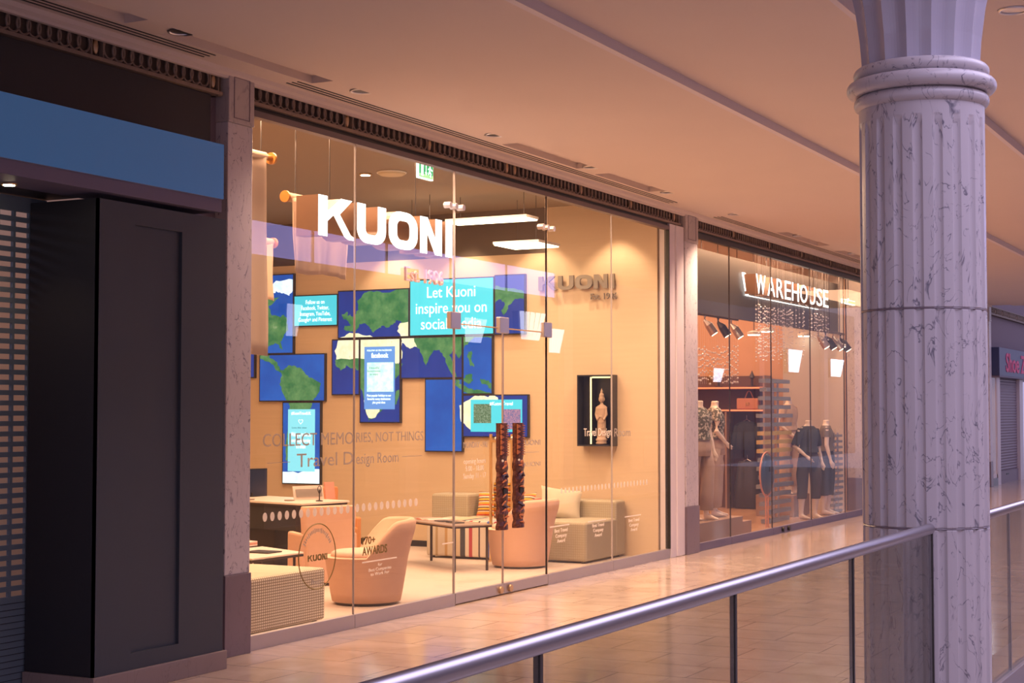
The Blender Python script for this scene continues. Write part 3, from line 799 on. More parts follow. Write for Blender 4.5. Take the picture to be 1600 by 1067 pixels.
# ------------------------------------------------------------------ big illuminated sign
sg = thing('illuminated_sign', 'large glowing white block letter sign hanging inside the travel shop window', 'sign', (9.83, 6.72, 2.92))
for m, ch in zip(kuoni((9.83, 6.70, 2.915), RX, UZ, 2.03, .305, .004), 'kuoni'):
    L = m.build('letter', 'sign_white', sg)
for m in kuoni((9.83, 6.90, 2.915), RX, UZ, 2.03, .305, .197): m.build('letter_return', 'sign_return', sg)
es = textmesh('Est. 1906', (11.10, 6.72, 2.665), RX, UZ, .62, .12, .02)
es.build('founding_date', 'est_rose', sg)
for x in (10.2, 11.5): MB().tube([(x, 6.85, 3.2), (x, 6.85, 3.92)], .004, 6).build('hanger_wire', 'dark_metal', sg)

# ------------------------------------------------------------------ wall sign, display box and statue on the beige wall
ws = thing('wall_sign', 'small grey block letter sign mounted on the beige wall above the display box', 'sign', (WX, 7.99, 2.96))
for m in kuoni((WX - .03, 7.99, 2.965), RY, UZ, .94, .16, .03): m.build('letter', 'letter_grey', ws)
textmesh('Est. 1906', (WX - .02, 7.35, 2.845), RY, UZ, .32, .07, .02).build('founding_date', 'letter_grey', ws)
fb = thing('display_box', 'tall black shadow box with a lit edge on the beige wall', 'display case', (WX, 7.25, 1.21))
x0 = WX - .16
MB().box(x0, WX, 7.04, 7.055, 1.21, 2.0).box(x0, WX, 7.445, 7.46, 1.21, 2.0).box(x0, WX, 7.055, 7.445, 1.985, 2.0).box(x0, WX, 7.055, 7.445, 1.21, 1.225).build('box_frame', 'black_satin', fb)
box(WX - .012, WX, 7.055, 7.445, 1.225, 1.985).build('box_back', 'black', fb)
box(x0 + .02, WX - .012, 7.29, 7.30, 1.225, 1.985).build('inner_partition', 'black_satin', fb)
MB().box(x0 + .005, x0 + .015, 7.288, 7.302, 1.235, 1.975).box(x0 + .03, x0 + .05, 7.07, 7.29, 1.965, 1.98).build('light_strip', 'box_glow', fb)
stt = thing('statue', 'pale stone standing statuette with pointed crown inside the black display box', 'statue', (WX - .09, 7.19, 1.23))
cx, cy = WX - .09, 7.19
b_ = MB()
b_.lathe([(.062, 1.232), (.066, 1.25), (.055, 1.262), (.066, 1.275), (.066, 1.29), (.052, 1.30), (.050, 1.31)], (cx, cy, 0), 20)
b_.build('lotus_base', 'stone_statue', stt, smooth=True)
b_ = MB().ellips([(cx, cy, 1.30, .040, .055), (cx, cy, 1.38, .036, .052), (cx, cy, 1.46, .034, .050), (cx, cy, 1.53, .032, .048), (cx, cy, 1.58, .034, .055), (cx, cy, 1.63, .034, .062), (cx, cy, 1.655, .026, .052), (cx, cy, 1.67, .016, .022), (cx, cy, 1.685, .015, .018)], 20)
b_.sphere((cx, cy, 1.735), .034, 16, (1, .95, 1.35)).lathe([(.030, 1.765), (.026, 1.785), (.014, 1.80), (.016, 1.81), (.006, 1.84), (.001, 1.86)], (cx, cy, 0), 14)
for s_ in (-1, 1):
    b_.tube([(cx, cy + s_ * .055, 1.645), (cx - .012, cy + s_ * .066, 1.56), (cx - .030, cy + s_ * .04, 1.50), (cx - .040, cy + s_ * .008, 1.54)], [.016, .014, .012, .009], 8)
    b_.sphere((cx, cy + s_ * .034, 1.73), .010, 8, (.5, .5, 2.2))
b_.sphere((cx - .034, cy, 1.735), .006, 8, (1, .8, 1.8))
b_.build('figure', 'stone_statue', stt, remesh=.004)
for k in range(3):
    MB().torus((cx, cy, 1.35 + k * .06), .046 - k * .002, .003, 'z', 20, 5, 1).build('robe_fold', 'stone_statue', stt, smooth=True)


# ------------------------------------------------------------------ map screens
def clip(poly, y0, y1, z0, z1):
    def cut(ps, f, inter):
        out = []
        for i in range(len(ps)):
            a, b = ps[i - 1], ps[i]
            if f(b):
                if not f(a): out.append(inter(a, b))
                out.append(b)
            elif f(a): out.append(inter(a, b))
        return out
    def iy(v): return lambda a, b: (v, a[1] + (b[1] - a[1]) * (v - a[0]) / (b[0] - a[0]))
    def iz(v): return lambda a, b: (a[0] + (b[0] - a[0]) * (v - a[1]) / (b[1] - a[1]), v)
    for f, g in ((lambda p: p[0] >= y0, iy(y0)), (lambda p: p[0] <= y1, iy(y1)), (lambda p: p[1] >= z0, iz(z0)), (lambda p: p[1] <= z1, iz(z1))):
        poly = cut(poly, f, g)
        if not poly: return []
    return poly


def rough(poly, n=3, amp=.012, seed=1):
    r = random.Random(seed); out = []
    for i in range(len(poly)):
        a, b = poly[i], poly[(i + 1) % len(poly)]
        for k in range(n):
            t_ = k / n; out.append((a[0] + (b[0] - a[0]) * t_ + r.uniform(-amp, amp), a[1] + (b[1] - a[1]) * t_ + r.uniform(-amp, amp)))
    return out


# land outlines on the wall, as picture coordinates turned into (Y, Z) on the wall
LAND = [
    ('land', [(405, 468), (440, 465), (424, 480), (428, 492), (440, 496), (447, 492), (452, 500), (453, 516), (447, 526), (442, 534), (446, 546), (442, 545), (438, 537), (430, 538), (423, 541), (421, 551), (427, 560), (436, 566), (440, 576), (446, 580), (443, 583), (435, 577), (428, 569), (414, 562), (403, 556), (395, 540)]),
    ('ice', [(434, 440), (463, 436), (463, 452), (455, 462), (446, 458), (436, 456), (424, 462), (416, 462)]),
    ('desert', [(405, 528), (418, 526), (421, 541), (419, 552), (405, 552)]),
    ('land', [(447, 577), (455, 570), (462, 572), (475, 575), (482, 587), (492, 590), (505, 600), (503, 614), (492, 626), (489, 638), (480, 645), (474, 655), (468, 662), (464, 676), (458, 690), (456, 715), (450, 720), (450, 690), (455, 665), (457, 645), (456, 632), (447, 618), (441, 600), (443, 588)]),
    ('ice', [(440, 735), (470, 738), (490, 730), (510, 736), (510, 760), (440, 760)]),
    ('land', [(552, 510), (545, 500), (548, 492), (556, 494), (563, 486), (562, 470), (572, 458), (585, 454), (600, 458), (645, 450), (660, 450), (660, 516), (645, 520), (632, 508), (626, 500), (618, 506), (612, 512), (600, 510), (595, 514), (586, 520), (580, 512), (574, 506), (566, 508), (560, 518), (548, 518), (541, 516), (541, 508)]),
    ('land', [(538, 492), (546, 488), (548, 498), (540, 500)]),
    ('desert', [(628, 504), (660, 500), (660, 530), (634, 530), (624, 516)]),
    ('desert', [(532, 530), (550, 520), (575, 524), (600, 529), (630, 528), (632, 560), (622, 574), (600, 566), (560, 566), (530, 566), (527, 548)]),
    ('land', [(527, 562), (560, 560), (600, 562), (622, 568), (632, 568), (626, 585), (612, 605), (606, 620), (600, 640), (590, 652), (580, 656), (576, 645), (571, 625), (566, 600), (566, 578), (556, 577), (545, 572), (536, 578), (528, 570)]),
    ('desert', [(572, 625), (590, 618), (600, 630), (594, 648), (582, 655), (576, 648)]),
    ('land', [(622, 612), (627, 608), (625, 628), (619, 632)]),
    ('desert', [(628, 522), (650, 522), (664, 530), (662, 545), (650, 541), (644, 545), (632, 536)]),
    ('land', [(652, 520), (775, 518), (770, 528), (745, 528), (735, 535), (728, 545), (720, 560), (716, 556), (712, 548), (706, 556), (712, 572), (716, 588), (722, 598), (715, 596), (704, 578), (698, 560), (690, 546), (680, 548), (672, 562), (669, 573), (664, 562), (658, 545), (650, 535)]),
    ('land', [(716, 596), (726, 602), (740, 608), (756, 610), (770, 614), (756, 618), (736, 614), (722, 608), (714, 600)]),
    ('land', [(735, 548), (741, 550), (740, 560), (744, 572), (738, 572), (733, 558)]),
    ('land', [(730, 586), (740, 584), (742, 596), (734, 600), (728, 596)]),
    ('land', [(754, 592), (766, 594), (774, 602), (772, 610), (762, 602), (754, 600)]),
    ('desert', [(720, 634), (735, 624), (750, 618), (765, 620), (775, 616), (785, 626), (780, 660), (740, 672), (724, 660)]),
    ('land', [(770, 447), (790, 449), (812, 452), (826, 458), (824, 468), (808, 466), (800, 476), (795, 484), (790, 494), (786, 486), (792, 474), (785, 468), (776, 474), (770, 476)]),
]
LYZ = []
for k, (m, ps) in enumerate(LAND):
    q = [(at(a, b, 0, WX).y, at(a, b, 0, WX).z) for a, b in ps]
    LYZ.append((m, rough(q, 4, .012, k)))


def screen(y0, y1, z0, z1, lab, sea='sea'):
    """y0 > y1: left edge has the larger Y"""
    t = thing('wall_screen', lab, 'screen', (WX, y0, z0), 0, 'screens of the world map wall')
    ya, yb = min(y0, y1), max(y0, y1)
    box(WX - .045, WX - .001, ya, yb, z0, z1).build('bezel', 'black_satin', t, bevel=.002)
    e = .014
    pic = box(WX - .0475, WX - .045, ya + e, yb - e, z0 + e, z1 - e).build('display', sea, t)
    groups = {}
    for i, (m, ps) in enumerate(LYZ if sea != 'cyan_screen' else []):
        c = clip(ps, ya + e, yb - e, z0 + e, z1 - e)
        if len(c) >= 3: groups.setdefault(m, MB()).prism([(WX - .0478 - .0002 * i / 4, y, z) for y, z in c], (-.0006, 0, 0))
    for m, mb in groups.items(): mb.build('map_land', m, pic)
    t['_e'] = 0; del t['_e']
    return t, pic


def wy(px, py=640): return at(px, py, 0, WX).y


def wtext(body, yl, yr, z0, z1, m, parent, bold=0.0, x=WX - .053, name='caption'):
    return textmesh(body, (x, yl, z0), RY, UZ, yl - yr, z1 - z0, .001, bold).build(name, m, parent)


def card(yl, yr, z0, z1, m, parent, x=WX - .0505, name='picture', th=.0015): return box(x, x + th, yr, yl, z0, z1).build(name, m, parent)


screen(11.86, 11.37, 2.305, 3.30, 'upright map screen with North America behind the hanging banner')
screen(11.885, 10.90, 1.715, 2.305, 'wide map screen showing South America')
screen(12.5, 11.955, 2.01, 2.56, 'plain blue map screen at the far left edge of the wall', 'sea_dark')
t, p = screen(11.37, 10.72, 2.635, 3.025, 'small turquoise screen asking to follow on social media', 'cyan_screen')
wtext('Follow us on\nFacebook, Twitter,\nInstagram, YouTube,\nGoogle+ and Pinterest', 11.29, 10.80, 2.68, 2.96, 'screen_text', p)
screen(10.72, 9.705, 2.475, 3.06, 'wide map screen showing Europe', 'sea_dark')
t, p = screen(9.705, 8.565, 2.48, 3.155, 'large turquoise screen with the three line inspire message', 'cyan_screen')
wtext('Let Kuoni\ninspire you on\nsocial media', 9.61, 8.66, 2.56, 3.06, 'screen_text', p, .0)
screen(8.565, 8.165, 2.475, 3.17, 'upright map screen showing far eastern Asia at the top right', 'sea_dark')
screen(10.805, 10.40, 1.79, 2.47, 'map screen showing the bulge of West Africa', 'sea_dark')
t, p = screen(10.40, 9.825, 1.455, 2.47, 'upright map screen of southern Africa with a social media page card', 'sea_dark')
card(10.33, 9.90, 1.62, 2.37, 'blue_card', p); card(10.29, 9.92, 1.83, 2.18, 'beach', p, WX - .0525)
wtext('facebook', 10.23, 9.99, 2.235, 2.295, 'screen_text', p, .03, WX - .0535); wtext('FOLLOW US ON FACEBOOK', 10.29, 9.94, 2.315, 2.335, 'screen_text', p, 0, WX - .0535)
wtext('3 beautiful\nhoneymoons\nto enjoy', 10.28, 10.10, 2.02, 2.13, 'screen_dark_text', p, 0, WX - .055)
wtext('Most popular holidays to our\nfavourite sunny destinations\nplus great ideas', 10.29, 9.95, 1.68, 1.80, 'screen_text', p, 0, WX - .0535)
screen(9.825, 8.98, 1.98, 2.475, 'wide map screen showing India and southern Asia', 'sea_dark')
screen(8.98, 8.585, 1.79, 2.475, 'upright map screen showing the Philippines and Indonesia')
screen(9.49, 8.98, 1.12, 1.98, 'plain blue upright map screen of open ocean')
t, p = screen(8.98, 8.125, 1.295, 1.79, 'lower right screen with a turquoise photo message over Australia', 'sea_dark')
card(8.87, 8.20, 1.36, 1.73, 'cyan_screen', p); card(8.83, 8.60, 1.46, 1.68, 'photo_green', p, WX - .0525); card(8.46, 8.22, 1.39, 1.62, 'photo_crowd', p, WX - .0525)
wtext('#KuoniTravel', 8.62, 8.32, 1.66, 1.705, 'screen_text', p, 0, WX - .0535)
t, p = screen(11.53, 10.96, .70, 1.712, 'lower upright map screen with a pale turquoise message card over icy sea')
card(11.44, 11.04, .86, 1.62, 'pale_screen', p)
wtext('#KuoniTravelUK', 11.39, 11.10, 1.55, 1.59, 'screen_text', p, .01, WX - .0525); wtext('Love this view', 11.38, 11.16, 1.385, 1.405, 'screen_dark_text', p, .01, WX - .0525)
wtext('Waking up to the sea\nevery single morning\nis a dream', 11.39, 11.1, 1.14, 1.34, 'screen_text', p, 0, WX - .0525)
hz = [(11.25 + .035 * (16 * sin(a) ** 3) / 16, 1.47 + .035 * (13 * cos(a) - 5 * cos(2 * a) - 2 * cos(3 * a) - cos(4 * a)) / 16) for a in [2 * pi * k / 24 for k in range(24)]]
hm = MB(); n = len(hz)
hm.add([(WX - .0515, y, z) for y, z in hz] + [(WX - .0515, 11.25 + (y - 11.25) * .8, 1.47 + (z - 1.47) * .8) for y, z in hz], [(k, (k + 1) % n, n + (k + 1) % n, n + k) for k in range(n)])
hm.build('heart_outline', 'screen_text', p)

# ------------------------------------------------------------------ ceiling items in the travel shop
for nm, x0_, x1_, y0_, y1_, z in [('long narrow glowing light panel hanging behind the big sign', 14.78, 15.05, 7.46, 8.42, 3.62), ('square glowing light panel hanging near the beige wall', 15.05, 15.55, 7.45, 7.98, 3.38), ('small glowing light panel right behind the last letter of the big sign', 14.6, 15.0, 8.5, 9.0, 3.4)]:
    t = thing('light_panel', nm, 'ceiling light', ((x0_ + x1_) / 2, (y0_ + y1_) / 2, z), 0, None)
    box(x0_, x1_, y0_, y1_, z, z + .012).build('diffuser', 'panel_light', t)
    MB().box(x0_ - .01, x1_ + .01, y0_ - .01, y1_ + .01, z + .012, z + .04).build('housing', 'white_plastic', t)
    for a, b in ((x0_ + .05, y0_ + .05), (x1_ - .05, y1_ - .05)): MB().tube([(a, b, z + .04), (a, b, 3.92)], .0035, 5).build('hanger_wire', 'dark_metal', t)
c = at(571, 272, 2, 3.915)
t = thing('downlight', 'small lit round downlight in the dark travel shop ceiling', 'ceiling light', c)
MB().lathe([(.045, 3.90), (.045, 3.92)], (c.x, c.y, 0), 18).build('bulb', 'bulb', t); MB().torus((c.x, c.y, 3.91), .055, .01, 'z', 20, 6).build('bezel', 'brass', t)
c = at(612, 271, 2, 3.905)
t = thing('smoke_detector', 'shallow round cream ceiling speaker near the exit sign', 'detector', c)
MB().lathe([(.13, 3.92), (.135, 3.90), (.11, 3.885), (.03, 3.88)], (c.x, c.y, 0), 24).build('cover', 'cushion_beige', t, smooth=True)
MB().torus((c.x, c.y, 3.912), .14, .008, 'z', 24, 6).build('rim', 'white_plastic', t)
yE = 7.45
e0 = at(654, 264, 1, yE); e1 = at(677, 288, 1, yE)
t = thing('exit_sign', 'square green running man exit sign under the travel shop ceiling', 'exit sign', (e0.x, yE, e1.z))
ex0, ex1, ez0, ez1 = e0.x, e1.x, e1.z + .03, e1.z + .20
box(ex0, ex1, yE, yE + .03, ez0, ez1).build('housing', 'exit_white', t, bevel=.003)
box(ex0 + .012, ex1 - .012, yE - .004, yE, ez0 + .012, ez1 - .012).build('face', 'exit_green', t)
w_ = ex1 - ex0; h_ = ez1 - ez0
mm = MB().box(ex0 + w_ * .14, ex0 + w_ * .30, yE - .007, yE - .004, ez0 + h_ * .15, ez0 + h_ * .85)
mm.prism([(ex0 + w_ * .48, yE - .006, ez0 + h_ * .2), (ex0 + w_ * .56, yE - .006, ez0 + h_ * .38), (ex0 + w_ * .40, yE - .006, ez0 + h_ * .38)], (0, .002, 0)).box(ex0 + w_ * .46, ex0 + w_ * .50, yE - .006, yE - .004, ez0 + h_ * .38, ez0 + h_ * .8)
mm.sphere((ex0 + w_ * .74, yE - .005, ez0 + h_ * .78), w_ * .05, 8, (1, .3, 1)).tube([(ex0 + w_ * .74, yE - .005, ez0 + h_ * .7), (ex0 + w_ * .70, yE - .005, ez0 + h_ * .45), (ex0 + w_ * .80, yE - .005, ez0 + h_ * .33), (ex0 + w_ * .76, yE - .005, ez0 + h_ * .16)], w_ * .035, 6)
mm.tube([(ex0 + w_ * .70, yE - .005, ez0 + h_ * .45), (ex0 + w_ * .62, yE - .005, ez0 + h_ * .28)], w_ * .03, 6).tube([(ex0 + w_ * .62, yE - .005, ez0 + h_ * .56), (ex0 + w_ * .74, yE - .005, ez0 + h_ * .64), (ex0 + w_ * .88, yE - .005, ez0 + h_ * .52)], w_ * .028, 6)
mm.build('running_figure', 'exit_white', t)
MB().box(ex0 + .02, ex1 - .02, yE + .005, yE + .02, ez1, 3.92).build('bracket', 'white_plastic', t)


# ------------------------------------------------------------------ banners
def banner(x0, x1, y, zt, zb, lab, endx=None, seed=1, wires=(), sag=.02):
    t = thing('hanging_banner', lab, 'banner', (x0, y, zt), 0, None)
    nx, nz = 28, 14; r = random.Random(seed); ph = [r.uniform(0, 6) for _ in range(4)]; vs = []
    for side in (0, 1):
        for j in range(nz + 1):
            for i in range(nx + 1):
                u = i / nx; v = j / nz
                d = .018 * sin(u * 15 + ph[0] + v * 1.2) * (.35 + .65 * v) + .010 * sin(u * 33 + ph[1]) * v
                xx = x0 + (x1 - x0) * u + .012 * sin(v * 7 + ph[2]) * (1 if u > .5 else -1) * v
                vs.append((xx, y - .03 + d + (0.006 if side else 0), zt - (zt - zb) * v - sag * sin(u * 9 + ph[3]) * v * .5))
    m = nx + 1; k = m * (nz + 1); fs = []
    for s_ in (0, 1):
        for j in range(nz):
            for i in range(nx): a = s_ * k + j * m + i; fs.append((a, a + 1, a + m + 1, a + m))
    for j in range(nz):
        for i in (0, nx): a = j * m + i; fs.append((a, a + m, a + m + k, a + k))
    for i in range(nx):
        for j in (0, nz): a = j * m + i; fs.append((a, a + 1, a + 1 + k, a + k))
    MB().add(vs, fs).build('cloth', 'linen', t, smooth=True)
    MB().tube([(x0 - .02, y, zt + .0), (x1 + .02, y, zt + .0)], .036, 12).build('rolled_sleeve', 'linen', t, smooth=True)
    a, b = (x0 - .10, x1 + .04) if endx is None else endx
    pl = MB().tube([(a, y, zt), (b, y, zt)], .022, 10).build('pole', 'orange_wood', t, smooth=True)
    for xx, s_ in ((a, -1), (b, 1)):
        MB().tube([(xx - s_ * .01, y, zt), (xx + s_ * .012, y, zt)], .045, 20).build('end_disc', 'orange_wood', pl)
    for xx in wires: MB().tube([(xx, y, zt + .03), (xx, y, 3.92)], .004, 6).build('hanger_wire', 'dark_metal', t)
    return t


banner(8.55, 9.47, 6.95, 3.47, 2.0, 'long cream cloth banner hanging on a pole beside the left pilaster', seed=3, endx=(8.5, 9.58), wires=(9.45,))
banner(10.02, 10.80, 7.10, 3.245, 2.67, 'wide short cream cloth banner behind the first letter of the big sign', seed=5, endx=(9.97, 10.87), wires=(10.1,))
banner(10.55, 11.15, 8.1, 3.05, 2.55, 'small cream cloth banner hanging deeper in the shop beside the long one', seed=8, endx=(10.5, 11.2), wires=(10.8,))


# ------------------------------------------------------------------ furniture
def tub_chair(loc, back, lab):
    t = thing('tub_chair', lab, 'armchair', loc, back, 'rounded pink tub armchairs')
    n = 48; H = lambda a: .40 + .31 * max(0, min(1, (cos(a) + .06) / .60)) ** .7 * (0.9 + .1 * cos(a))
    rings = []
    prof = [(0, .03, .285), (0, .10, .30), (0, .25, .325), (0, .38, .345)]
    R = []
    for r, z, ra in prof: R.append([Vector((ra * cos(2 * pi * k / n), ra * sin(2 * pi * k / n) * .96, z)) for k in range(n)])
    for q, dr in ((.35, .006), (.7, .016), (.92, .012), (1.0, -.015), (1.0, -.045), (.93, -.072)):
        ring = []
        for k in range(n):
            a = 2 * pi * k / n; a2 = a if a <= pi else a - 2 * pi; h = H(a2); z = .38 + (h - .38) * q
            lean = .06 * max(0, z - .4) / .3
            ra = .345 + dr + lean
            ring.append(Vector((ra * cos(a), ra * sin(a) * .96, z)))
        R.append(ring)
    R.append([Vector((.262 * cos(2 * pi * k / n), .25 * sin(2 * pi * k / n), .40)) for k in range(n)])
    MB().loft(R).build('shell', 'pink_fabric', t, smooth=True, local=True)
    MB().loft([[Vector((ra * cos(2 * pi * k / n) - .012, ra * sin(2 * pi * k / n) * .96, z)) for k in range(n)] for ra, z in ((.26, .37), (.285, .40), (.28, .43), (.25, .445), (.12, .452))]).build('seat_cushion', 'pink_fabric_pale', t, smooth=True, local=True)
    MB().lathe([(.25, 0.007), (.26, .015), (.26, .04)], n=40).build('plinth', 'dark_metal', t, local=True)
    return t


tub_chair((11.24, 7.16, 0), radians(-50), 'pink rounded tub armchair nearest the round logo sticker, back to the right')
tub_chair((14.56, 7.42, 0), radians(-96), 'pink rounded tub armchair behind the carved door handles, back to the window')

t = thing('checked_pouf', 'woven check box pouf against the glass in the left corner of the travel shop', 'pouf', (9.5, 7.2, 0))
MB().box(9.14, 10.10, 6.80, 7.50, .025, .415).build('upholstery', 'woven_check', t, bevel=.025, seg=4)
for x, y in ((9.2, 6.86), (10.04, 6.86), (9.2, 7.44), (10.04, 7.44)): MB().tube([(x, y, .006), (x, y, .03)], .02, 10).build('foot', 'dark_metal', t)

# low side table
t = thing('side_table', 'low white side table with dark legs behind the checked pouf', 'table', (11.1, 8.15, 0))
ps = [(10.55, 7.82), (11.25, 7.80), (11.55, 8.45), (10.75, 8.5)]
MB().prism([(x, y, .385) for x, y in ps], (0, 0, .016)).build('table_top', 'desk_white', t, bevel=.003)
MB().prism([(x, y, .365) for x, y in ps], (0, 0, .019)).build('apron', 'dark_metal', t)
for x, y in ((10.62, 7.88), (11.2, 7.86), (11.46, 8.4), (10.8, 8.42)): MB().tube([(x, y, .006), (x, y, .37)], .012, 8).build('leg', 'dark_metal', t)
tag(MB().box(10.95, 11.15, 7.95, 8.2, .402, .412).build('brochure', 'dark_metal', None, bevel=.002), 'dark closed brochure lying on the low white side table', 'brochure')
t = thing('magazine_stack', 'small stack of pink and white magazines on a stool behind the side table', 'magazines', (11.6, 8.75, 0))
for k, m in enumerate(('paper', 'paper_pink', 'paper')): MB().box(11.22, 11.6, 8.54, 8.78, .40 + k * .014, .413 + k * .014).build('magazine', m, t)
MB().box(11.25, 11.58, 8.55, 8.77, .38, .40).build('tray', 'dark_metal', t)
for x, y in ((11.28, 8.57), (11.55, 8.57), (11.28, 8.74), (11.55, 8.74)): MB().tube([(x, y, .006), (x, y, .385)], .012, 8).build('tray_leg', 'red_leg', t)

# desk
t = thing('desk', 'white topped consultation desk with black modesty panel at the back left', 'desk', (12.9, 9.2, 0))
MB().prism([(12.62, 8.78, .695), (13.28, 8.66, .695), (13.62, 9.9, .695), (12.95, 10.1, .695)], (0, 0, .02)).build('desk_top', 'desk_white', t, bevel=.003)
MB().prism([(12.63, 8.80, .678), (13.27, 8.68, .678), (13.60, 9.88, .678), (12.96, 10.08, .678)], (0, 0, .017)).build('edge_band', 'dark_metal', t)
MB().prism([(12.66, 8.84, .44), (12.68, 8.84, .44), (12.99, 10.02, .44), (12.97, 10.03, .44)], (0, 0, .238)).build('modesty_panel', 'black_satin', t)
MB().prism([(12.72, 8.78, .006), (13.26, 8.685, .006), (13.264, 8.705, .006), (12.724, 8.80, .006)], (0, 0, .672)).build('end_panel', 'desk_white', t)
for x, y in ((12.66, 8.83), (13.24, 8.75), (13.54, 9.82), (12.99, 10.0)): MB().box(x - .025, x + .025, y - .025, y + .025, .006, .68).build('leg', 'dark_metal', t)
t = thing('desktop_monitor', 'black computer monitor on the white desk at the left edge of the window', 'monitor', (12.9, 9.95, .715))
c0 = at(386, 733, 1, 9.9); c1 = at(415, 776, 1, 9.9)
MB().prism([(c1.x - .36, 10.0, c1.z), (c1.x, 9.88, c1.z), (c1.x, 9.88, c0.z), (c1.x - .36, 10.0, c0.z)], (.01, .03, 0)).build('casing', 'black_satin', t, bevel=.003)
MB().prism([(c1.x - .35, 9.992, c1.z + .015), (c1.x - .015, 9.881, c1.z + .015), (c1.x - .015, 9.881, c0.z - .012), (c1.x - .35, 9.992, c0.z - .012)], (-.0015, -.004, 0)).build('display', 'monitor_glass', t)
MB().box(c1.x - .2, c1.x - .14, 9.93, 9.98, .72, c1.z + .05).box(c1.x - .26, c1.x - .08, 9.88, 10.04, .716, .724).build('stand', 'black_satin', t)
t = thing('desk_calendar', 'small tented picture card standing on the white desk', 'card', (13.0, 9.1, .715))
a = at(465, 760, 1, 9.1); b = at(496, 785, 1, 9.1)
MB().prism([(a.x, 9.14, .716), (b.x - .03, 9.0, .716), (b.x - .03, 9.02, a.z), (a.x, 9.16, a.z)], (.01, .012, 0)).build('card', 'paper', t)
MB().prism([(a.x + .02, 9.128, .745), (b.x - .05, 9.005, .745), (b.x - .05, 9.018, a.z - .03), (a.x + .02, 9.143, a.z - .03)], (-.002, -.003, 0)).build('printed_picture', 'decal_grey', t)
tag(MB().prism([(b.x - .02, 8.98, .716), (b.x + .10, 8.95, .716), (b.x + .10, 8.97, a.z + .03), (b.x - .02, 9.0, a.z + .03)], (.008, .02, 0)).build('leaflet', 'paper_pink'), 'upright pink leaflet beside the picture card on the desk', 'leaflet')
for k, (x, y) in enumerate(((12.9, 9.6), (12.95, 9.15))):
    t = tag(MB().lathe([(.05, .716), (.055, .724), (.02, .728)], (x, y, 0), 20).build('coaster', 'table_top', None, smooth=True), ('dark round desk grommet far along the white desk' if k == 0 else 'dark round desk grommet near the picture card'), 'grommet')
t = thing('desk_figurine', 'small dark metal figurine on a round base at the desk edge', 'figurine', (13.0, 8.83, .715))
MB().lathe([(.035, .716), (.035, .724), (.006, .73), (.005, .79), (.012, .80), (.004, .83)], (13.0, 8.83, 0), 14).build('stem', 'dark_metal', t)
MB().torus((13.0, 8.83, .835), .03, .004, 'y', 16, 5).build('ring', 'dark_metal', t)


def high_chair(loc, rz, lab, m='pink_fabric', top=.73):
    t = thing('lounge_chair', lab, 'chair', loc, rz)
    # back faces -y in local space, seat towards +y
    MB().loft([[Vector((x, y, z)) for x, y in ((-w, -.02), (-w * .9, -.055), (w * .9, -.055), (w, -.02), (w, .04), (-w, .04))] for w, z in ((.225, .03), (.235, .2), (.245, .42), (.262, top - .04), (.250, top))]).build('backrest', m, t, local=True, bevel=.012)
    MB().box(-.26, .26, .02, .40, .03, .38).build('seat', m, t, local=True, bevel=.03, seg=3)
    MB().box(-.27, -.20, -.03, .40, .03, .48).build('armrest', m, t, local=True, bevel=.02); MB().box(.20, .27, -.03, .40, .03, .48).build('armrest', m, t, local=True, bevel=.02)
    for x, y in ((-.2, .02), (.2, .02), (-.2, .36), (.2, .36)): MB().tube([(x, y, .007), (x, y, .05)], .015, 8).build('foot', 'dark_metal', t, local=True)
    return t


high_chair((12.22, 8.2, 0), radians(-38), 'tall backed pink chair with its back to the window in front of the desk')
high_chair((11.36, 9.20, 0), radians(-70), 'pink chair cut off by the left pilaster beside the low table')
t = high_chair((14.10, 9.60, 0), radians(165), 'orange backed chair on the far side of the white desk', 'orange_fabric', .79)
t = thing('waste_bin', 'dark tapered pedestal under the white desk', 'bin', (13.2, 9.55, 0))
MB().loft([[Vector((13.2 + w * a, 9.55 + w * b, z)) for a, b in ((-1, -1), (1, -1), (1, 1), (-1, 1))] for w, z in ((.12, .007), (.17, .46), (.18, .47))]).build('body', 'charcoal_cloth', t, bevel=.01)

# striped pouf, sofa
t = thing('striped_pouf', 'box pouf covered in multicoloured vertical stripes behind the long low table', 'pouf', (15.02, 7.74, 0))
MB().box(15.02, 15.60, 7.75, 8.80, .03, .42).build('upholstery', 'stripe_fabric', t, bevel=.02, seg=3)
for x, y in ((15.08, 7.81), (15.54, 7.81), (15.08, 8.74), (15.54, 8.74)): MB().tube([(x, y, .006), (x, y, .035)], .018, 8).build('foot', 'dark_metal', t)
t = thing('sofa', 'olive beige woven sofa along the beige wall with low back and arms', 'sofa', (15.6, 8.0, 0))
MB().box(15.12, 15.93, 6.93, 7.68, .025, .435).build('seat', 'sofa_weave', t, bevel=.03, seg=4)
MB().box(15.66, 15.93, 7.68, 8.90, .025, .42).build('seat', 'sofa_weave', t, bevel=.02, seg=3)
MB().box(15.90, 16.17, 6.93, 9.15, .025, .625).build('backrest', 'sofa_weave', t, bevel=.035, seg=4)
MB().box(15.64, 16.0, 8.62, 9.10, .05, .665).build('armrest', 'sofa_weave', t, bevel=.03, seg=4)
for x, y in ((15.2, 7.0), (16.1, 7.0), (16.1, 9.05), (15.72, 9.02)): MB().tube([(x, y, .006), (x, y, .03)], .02, 8).build('foot', 'dark_metal', t)


